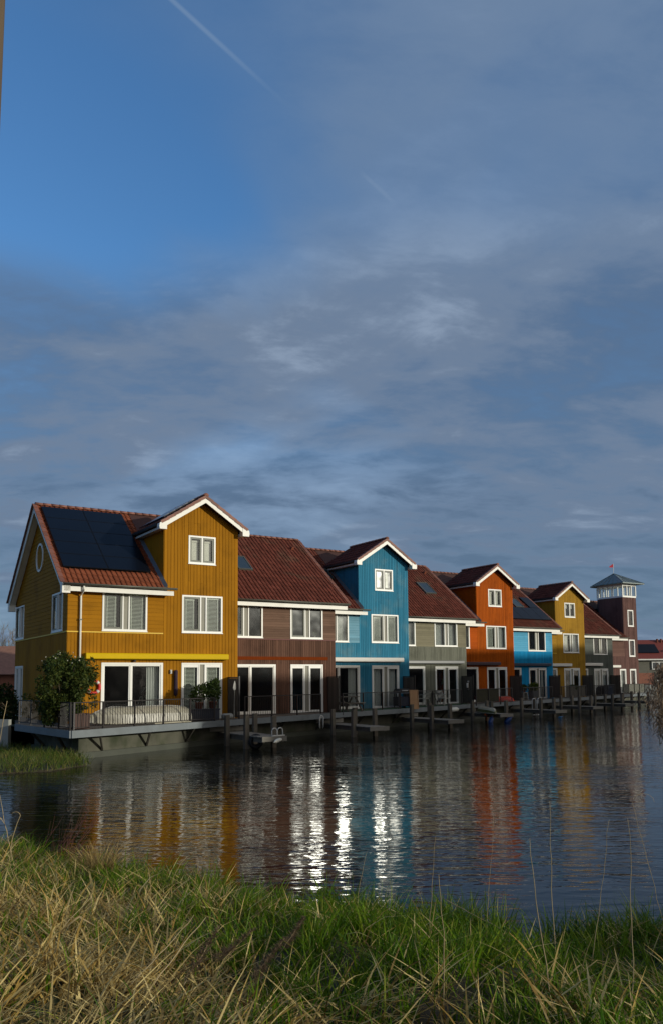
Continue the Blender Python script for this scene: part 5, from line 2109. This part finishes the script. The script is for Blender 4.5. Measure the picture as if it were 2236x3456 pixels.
# ------------------------------------------------------------------ left background
hb = empty('brick_house', (-26.0, 62, .8), R(8))
tag(hb, 'low red brick house with reddish roof far left behind the yellow house', 'house')
MB().box(-9, 5, 0, 7, 0, 2.6).build('wall', BRICK, hb)
ROOF3 = M('old_red_roof', (.26, .13, .085), .8, .2, (4, 4, 4), .3)
MB().hexa([(-9.4, -.5, 2.35), (5.4, -.5, 2.35), (5.4, 7.5, 2.35), (-9.4, 7.5, 2.35)], [(-9.4, 3.4, 4.6), (5.4, 3.4, 4.6), (5.4, 3.6, 4.6), (-9.4, 3.6, 4.6)]).build('roof', ROOF3, hb)
for x0 in (-2.6, 2.35, -6.5):
    w_ = MB()
    frame_mesh(w_, x0, x0 + .95, 1.35, 2.15, .09, -.05, .02)
    w_.box(x0 + .44, x0 + .51, -.04, .02, 1.44, 2.06)
    wo = w_.build('window', WHITE2, hb)
    MB().box(x0 + .09, x0 + .86, -.02, -.012, 1.44, 2.06).build('pane', SKYGLASS, wo)


def bare_tree(x, y, z, h, seed, label, mat, name='bare_tree', lean=0., levels=4, r0_=.16, n0=5, cat='tree'):
    rd = random.Random(seed)
    t = empty(name, (x, y, z))
    tag(t, label, cat)
    tm, cm = MB(), MB()

    def grow(p, d, ln, r, lv):
        pts, rs = [p], [r]
        q = p
        for k in range(3):
            d = (d + Vector((rd.uniform(-.16, .16), rd.uniform(-.16, .16), rd.uniform(-.05, .12)))).normalized()
            q = q + d * (ln / 3)
            pts.append(q)
            rs.append(r * (1 - .2 * (k + 1)))
        (tm if lv == 0 else cm).tube(pts, rs, 5 if lv < 2 else 3)
        if lv < levels:
            for k in range(n0 if lv == 0 else rd.choice((2, 3, 3))):
                f = rd.uniform(.45, 1.0)
                b = pts[1 + int(f * 1.99)]
                nd = (d + Vector((rd.uniform(-.8, .8), rd.uniform(-.8, .8), rd.uniform(-.05, .6)))).normalized()
                grow(b, nd, ln * rd.uniform(.55, .8), max(r * .55, .012 if r0_ > .1 else .006), lv + 1)
    grow(Vector((0, 0, -.1)), Vector((lean, 0, 1)).normalized(), h * .42, r0_, 0)
    tm.build('trunk', mat, t)
    cm.build('crown', mat, t)
    return t


bare_tree(-29.3, 78, .8, 9.6, 3, 'bare grey tree far left rising behind the brick house', PALEBARK, levels=5)
bare_tree(-28.4, 73, .8, 8.4, 5, 'second bare tree at the far left edge of the view', PALEBARK, levels=5)
bare_tree(-24.2, 57, .8, 4.2, 8, 'thin leafless sapling before the far left brick house', M('pale_sapling', (.30, .24, .18), .9, .1), levels=4, r0_=.06)
hs_ = empty('clipped_shrub', (-14.3, 36.3, .8))
tag(hs_, 'dark green upright shrub behind the grey wall at the left edge', 'shrub')
leaves(hs_, 'crown', [(0, 0, .7, .75, .6, .85), (.35, 0, .5, .45, .5, .6), (-.8, 0, .6, .6, .6, .8), (.1, 0, 1.3, .45, .4, .5)], 4200, .075, (G_DARK, G_LIGHT * .8))
MB().tube([(0, 0, 0), (0, 0, .8)], [.05, .02], 5).build('trunk', BARK, hs_)

# ------------------------------------------------------------------ far house across the basin
fh = empty('far_house', (51.0, 143.5, 1.2), R(2))
tag(fh, 'distant grey house with red roof and white balcony right of the tower', 'house')
FGREY = M('far_grey_board', (.13, .125, .095), .8, .12, (1, 1, 8))
MB().box(0, 26, 6.0, 14, -.5, 4.45).build('wall', FGREY, fh)
MB().box(.0, 7.0, 5.9, 6.0, -.5, 2.0).build('brick_panel', BRICK, fh)
FROOF = M('far_red_roof', (.17, .035, .025), .7, .1)
MB().hexa([(-.5, 5.4, 4.5), (26.5, 5.4, 4.5), (26.5, 14.5, 4.5), (-.5, 14.5, 4.5)], [(-.5, 9.8, 8.1), (26.5, 9.8, 8.1), (26.5, 10.2, 8.1), (-.5, 10.2, 8.1)]).build('roof', FROOF, fh)
MB().box(-.5, 26.5, 5.25, 5.4, 4.28, 4.5).build('fascia', WHITE, fh)
MB().hexa([(4.2, 6.6, 5.6), (8.4, 6.6, 5.6), (8.4, 8.6, 7.2), (4.2, 8.6, 7.2)], [(4.2, 6.54, 5.68), (8.4, 6.54, 5.68), (8.4, 8.54, 7.28), (4.2, 8.54, 7.28)]).build('solar_panel', SOLAR, fh)
MB().box(13.2, 13.7, 5.2, 5.5, -.2, 4.4).build('white_post', WHITE, fh)
for (a, b, c, d, n_) in ((6.6, 10.6, 2.6, 4.0, 3), (12.2, 15.4, 2.6, 4.0, 2), (8.2, 11.2, .9, 2.0, 2), (16.5, 20.5, 2.6, 4.0, 3)):
    w_ = MB()
    frame_mesh(w_, a, b, c, d, .15, 5.8, 5.99)
    for k in range(1, n_):
        w_.box(a + (b - a) * k / n_ - .08, a + (b - a) * k / n_ + .08, 5.82, 5.99, c + .15, d - .15)
    wo = w_.build('window', WHITE2, fh)
    MB().box(a + .15, b - .15, 5.9, 5.93, c + .15, d - .15).build('pane', SKYGLASS, wo)
for k in range(3):
    MB().box(6.2, 14.0, 3.6, 3.75, -.05 + k * .32, .12 + k * .32).build('balcony_rail', WHITE, fh)
MB().box(6.2, 14.0, 3.7, 6.0, -.4, -.1).build('balcony_floor', CONCL, fh)
MB().hexa([(11.5, 6.2, 4.6), (15.5, 6.2, 4.6), (15.5, 9.8, 4.6), (11.5, 9.8, 4.6)], [(11.5, 6.2, 6.2), (15.5, 6.2, 6.2), (15.5, 9.8, 7.4), (11.5, 9.8, 7.4)]).build('dormer', FGREY, fh)
MB().box(11.2, 15.8, 5.8, 9.8, 6.2, 6.5).build('dormer_roof', FROOF, fh)
am_ = MB()
arch(am_, 15.4, 5.6, 4.6, 7.0, 2.4, .16, 10)
am_.build('arched_trim', WHITE, fh)
for x in (9.2, 9.9, 10.6):
    MB().lathe([(.16, 0), (.16, .8), (.22, .8), (.22, .95)], 8, (x, 9.2, 7.3)).build('chimney_pot', TERRA, fh)

# ------------------------------------------------------------------ foreground stems
def stem(name, base, tip, label, bend=.08, r=.0035, head=None, seed=1, cat='stem', mat=None, nodes=0, hook=0., leaf=0):
    rd = random.Random(seed)
    base, tip = Vector(base), Vector(tip)
    t = empty(name, base)
    tag(t, label, cat, 'dead stems standing on the near bank')
    side = Vector((rd.uniform(-1, 1), rd.uniform(-.4, .4), 0)) * bend
    pts = []
    for k in range(13):
        s = k / 12
        pts.append((tip - base) * s + side * math.sin(math.pi * s) + Vector((rd.uniform(-.006, .006), rd.uniform(-.006, .006), 0)))
    if hook:
        e = pts[-1]
        for k in range(1, 7):
            a = math.pi * k / 6
            pts.append(e + Vector((hook * (1 - math.cos(a)), 0, abs(hook) * .8 * math.sin(a))))
    rs = [r * (1 - .6 * k / (len(pts) - 1)) for k in range(len(pts))]
    MB().tube(pts, rs, 5).build('stalk', mat or STRAWM, t, True)
    if head:
        V, F = [], []
        L, wd, nn = head
        d = (pts[-1] - pts[-2]).normalized()
        for k in range(nn):
            s = rd.random()
            p = pts[-1] - d * L * s * .9
            o_ = Vector((rd.uniform(-1, 1), rd.uniform(-1, 1), rd.uniform(.1, 1.2))).normalized()
            ln = wd * rd.uniform(.5, 1.2) * (.4 + s)
            c = Vector((rd.uniform(-1, 1), rd.uniform(-1, 1), 0)).normalized() * (.0022 + wd * .012)
            b0 = len(V)
            V += [p - c, p + o_ * ln * .5 + Vector((0, 0, -.1 * ln)) - c, p + o_ * ln + Vector((0, 0, -.3 * ln)), p + o_ * ln * .5 + Vector((0, 0, -.1 * ln)) + c]
            F.append((b0, b0 + 1, b0 + 2, b0 + 3))
        np_mesh('seed_head', V, F, LEAFDRY, t, np.tile([.20, .14, .085], (len(V), 1)) * RNG.uniform(.6, 1.4, (len(V), 1)))
    for k in range(leaf):
        s = .2 + .6 * (k + .5) / leaf
        p = pts[int(s * 12)]
        a = rd.uniform(0, 6.28)
        q = p + Vector((math.cos(a) * .14, math.sin(a) * .14, .10))
        q2 = q + Vector((math.cos(a) * .12, math.sin(a) * .12, -.08))
        lm = MB()
        lm.loft([[p + Vector((0, 0, -.004)), p + Vector((0, 0, .004))], [q + Vector((0, 0, -.008)), q + Vector((0, 0, .008))], [q2 + Vector((0, 0, -.001)), q2 + Vector((0, 0, .001))]], close=False, caps=False)
        lm.build('dry_leaf', mat or STRAWM, t)
    return t


LEAFDRY = leaf_mat('dry_plume', .4, .8)
bz = lambda x, y: float(bank_z(x, y))
SB = lambda x, y: (x, y, bz(x, y) - .02)
stem('dry_stem', SB(.59, 4.76), (.585, 4.76, 1.55), 'thin straight pale stem left of the group at the right of the bank', .02, .0035, seed=2)
stem('dry_stem', SB(1.22, 4.75), (1.10, 4.78, 1.74), 'long pale stem leaning slightly left in the right foreground', .03, .004, seed=3)
stem('dry_stem', SB(1.70, 6.61), (1.69, 6.61, 1.68), 'pale stem with a tiny seed tip standing against the water', .02, .0045, (.06, .05, 14), 4)
stem('dry_stem', SB(1.63, 4.74), (1.66, 4.76, 1.85), 'tallest thin stem at the far right of the bank', .02, .0035, seed=5)
stem('dry_stem', SB(1.96, 6.66), (2.17, 6.68, 1.52), 'thin stem leaning right toward the ochre reflection', .02, .0035, seed=6)
stem('dry_stem', SB(1.36, 7.7), (1.46, 7.7, 1.38), 'faint stem before the orange reflection', .03, .003, seed=7)
stem('dry_stem', SB(.20, 8.1), (.32, 8.1, 1.0), 'short pale stem before the bright glint on the water', .03, .003, seed=8)
stem('dry_stem', SB(.76, 7.0), (.84, 7.0, 1.34), 'slim stem before the blue reflection', .03, .003, seed=9)
stem('hooked_stem', SB(3.0, 7.7), (2.72, 7.7, 1.50), 'stem with a drooping hooked tip at the right water edge', .02, .003, seed=10, hook=.10)
stem('broken_stem', (.96, 7.6, bz(.96, 7.6) + .42), (1.62, 7.1, bz(1.62, 7.1) + .12), 'broken stem lying slanted across the green grass', .02, .004, seed=11)
stem('tall_weed', SB(-3.02, 7.0), (-2.72, 7.0, 2.48), 'tall pale dead weed stem at the left edge before the deck', .05, .006, (.10, .09, 16), 12, leaf=3)
stem('tall_weed', SB(-4.1, 11.0), (-4.36, 11.0, 1.24), 'straight pale stalk leaning left at the left water edge', .02, .007, seed=13, leaf=2)
stem('tall_weed', SB(-4.1, 10.9), (-4.02, 10.9, .92), 'curved pale stalk with a bent tip at the left water edge', .10, .007, seed=14, hook=-.06, leaf=1)
for k, (bx, by, tx, ty, th_, lab) in enumerate((
        (-.98, 5.0, -.70, 5.2, .50, 'bent dried plume, leftmost of the brown group at bottom centre'),
        (-.78, 5.5, -.52, 5.6, .46, 'second bent dried plume in the brown group at bottom centre'),
        (-.62, 5.1, -.30, 5.3, .44, 'third bent dried plume in the brown group at bottom centre'),
        (-.52, 5.9, -.20, 5.8, .42, 'bent dried plume, rightmost of the brown group at bottom centre'))):
    stem('dried_plume', SB(bx, by), (tx, ty, bz(tx, ty) + th_), lab, .06, .004, (.34, .075, 420), 30 + k, 'plume')
stem('long_straw', SB(-1.16, 4.5), (-.78, 5.2, bz(-.78, 5.2) + .52), 'long pale straw slanting right at bottom left of centre', .02, .0055, seed=41)
stem('long_straw', SB(-1.28, 4.7), (-.86, 5.3, bz(-.86, 5.3) + .46), 'second long pale straw slanting right beside the first', .03, .0045, seed=42)
stem('long_straw', SB(-2.0, 5.6), (-1.72, 6.1, bz(-1.72, 6.1) + .48), 'pale straw with a split tip leaning right in the straw patch at left', .03, .005, seed=43, leaf=1)
# reed plume at the right edge
rd_ = stem('reed', SB(3.85, 8.0), (3.27, 8.2, 2.70), 'feathery brown reed plume reaching in from the right edge', .12, .008, None, 15, 'reed', leaf=2)
V, F = [], []
rr_ = random.Random(3)
tipv = Vector((3.27, 8.2, 2.70)) - Vector(SB(3.85, 8.0))
for k in range(4200):
    s = rr_.random()
    c = tipv + Vector((-.04 * math.sin(s * 3), 0, -.72 * s + .03)) + Vector((.05 * s, 0, 0))
    wv = .04 + .12 * math.sin(math.pi * min(1, s * .9 + .08))
    p = c + Vector((rr_.gauss(0, wv * .6), rr_.gauss(0, wv * .5), rr_.uniform(-.05, .05)))
    o_ = Vector((rr_.uniform(-.6, .5), rr_.uniform(-.4, .4), rr_.uniform(-.9, .2))).normalized() * rr_.uniform(.03, .08)
    c2 = Vector((rr_.uniform(-1, 1), rr_.uniform(-1, 1), 0)).normalized() * .005
    b0 = len(V)
    V += [p - c2, p + o_ * .5 - c2, p + o_, p + o_ * .5 + c2]
    F.append((b0, b0 + 1, b0 + 2, b0 + 3))
np_mesh('plume', V, F, LEAFDRY, rd_, np.tile([.27, .19, .125], (len(V), 1)) * np.repeat(RNG.uniform(.6, 1.35, (len(F), 1)), 4, 0))

# reddish bare shrub at the left water edge
bs = empty('bare_shrub', (-4.15, 12.0, bz(-4.15, 12.0) - .02))
tag(bs, 'low leafless reddish shrub hanging over the water at the left', 'shrub')
rs_ = random.Random(21)
for k in range(15):
    a = rs_.uniform(-.5, 1.0)
    d = Vector((math.cos(a) * .8, rs_.uniform(-.3, .5), rs_.uniform(.25, 1.2))).normalized()
    ln = rs_.uniform(.45, 1.0)
    mb = MB()
    p = Vector((rs_.uniform(-.12, .3), rs_.uniform(-.1, .1), 0))
    pts = [p]
    for q in range(5):
        d = (d + Vector((rs_.uniform(-.12, .12), rs_.uniform(-.12, .12), rs_.uniform(-.06, .08)))).normalized()
        pts.append(pts[-1] + d * ln / 5)
    mb.tube(pts, [.006, .005, .005, .004, .003, .002], 4)
    for q in range(rs_.randint(2, 5)):
        b = pts[rs_.randint(1, 4)]
        d2 = (d + Vector((rs_.uniform(-.7, .7), rs_.uniform(-.5, .5), rs_.uniform(-.2, .7)))).normalized()
        mb.tube([b, b + d2 * .14, b + (d2 + Vector((0, 0, .15))) * .28], [.0035, .003, .0015], 3)
    mb.build('branch', REDTWIG, bs)
# dry tuft at the water edge
tf = empty('straw_tuft', (-2.95, 10.75, bz(-2.95, 10.75)))
tag(tf, 'drooping golden straw tuft standing at the water edge left of centre', 'grass tuft')
n = 420
ang = RNG.uniform(0, 6.28, n)
o = blades('blades', RNG.normal(0, .07, n), RNG.normal(0, .06, n), np.full(n, -.04), RNG.uniform(.35, .62, n), RNG.uniform(.006, .013, n), ang, RNG.uniform(.05, .35, n), RNG.uniform(.1, .75, n),
           np.array([.46, .33, .13]) * RNG.uniform(.55, 1.15, (n, 1)), GRASSM, roll=RNG.uniform(0, 6.28, n))
o.parent = tf
# weathered pole at the left edge of the view
pl_ = empty('wooden_pole', (-2.758, 6.0, bz(-2.8, 6) - .3))
tag(pl_, 'tall brown wooden pole just entering at the upper left edge', 'pole')
MB().tube([(0, 0, 0), (.02, 0, 3), (.055, 0, 6.5), (.085, 0, 9.2)], [.18, .18, .18, .175], 16).build('shaft', M('brown_pole', (.10, .07, .04), .85, .2, (8, 8, 1.2), .3), pl_, True)
MB().lathe([(.2, 0), (.19, .07), (.05, .11)], 16, (.085, 0, 9.18)).build('cap', GUTTER, pl_)

# ------------------------------------------------------------------ seen through the glass
tp_ = at_house('tripod', 0, -4.02, -.75, DECK - .02)
tag(tp_, 'pale tripod standing inside the sliding door of the nearest yellow house', 'tripod')
for k in range(3):
    a = .6 + k * 2.094
    MB().bar((.03 * math.cos(a), .03 * math.sin(a), 1.0), (.36 * math.cos(a), .36 * math.sin(a), 0), .03).build('leg', CHW, tp_)
MB().tube([(-.05, 0, 1.0), (-.02, 0, 1.15), (.12, -.06, 1.35)], [.03, .05, .06], 8).build('head', GUTTER, tp_, True)
fl_ = at_house('floor_lamp', 3, -1.12, -.9, DECK - .02)
tag(fl_, 'lamp with pale shade inside the right door of the olive grey house', 'lamp')
MB().lathe([(.14, 0), (.14, .02), (.015, .04), (.015, 1.3)], 12).build('stand', BLACKM, fl_, True)
MB().lathe([(.20, 1.25), (.14, 1.6)], 16).build('shade', M('lamp_shade_linen', (.5, .45, .22), .8, .05), fl_, True)
for x_, lab in ((-1.55, 'small green plant on the sill behind the right upper window of the brown house'),):
    potted(1, x_ + .45, -.16, DECK + 3.69, .06, .09, [(0, 0, .20, .14, .06, .12)], 120, .04, (G_DARK, G_LIGHT * 1.5), lab, CHW)

# the gable's pieces belong directly to the yellow house
for ch in list(gab.children):
    mloc = gab.matrix_basis @ ch.matrix_basis
    ch.parent = h0
    ch.matrix_local = mloc
bpy.data.objects.remove(gab)
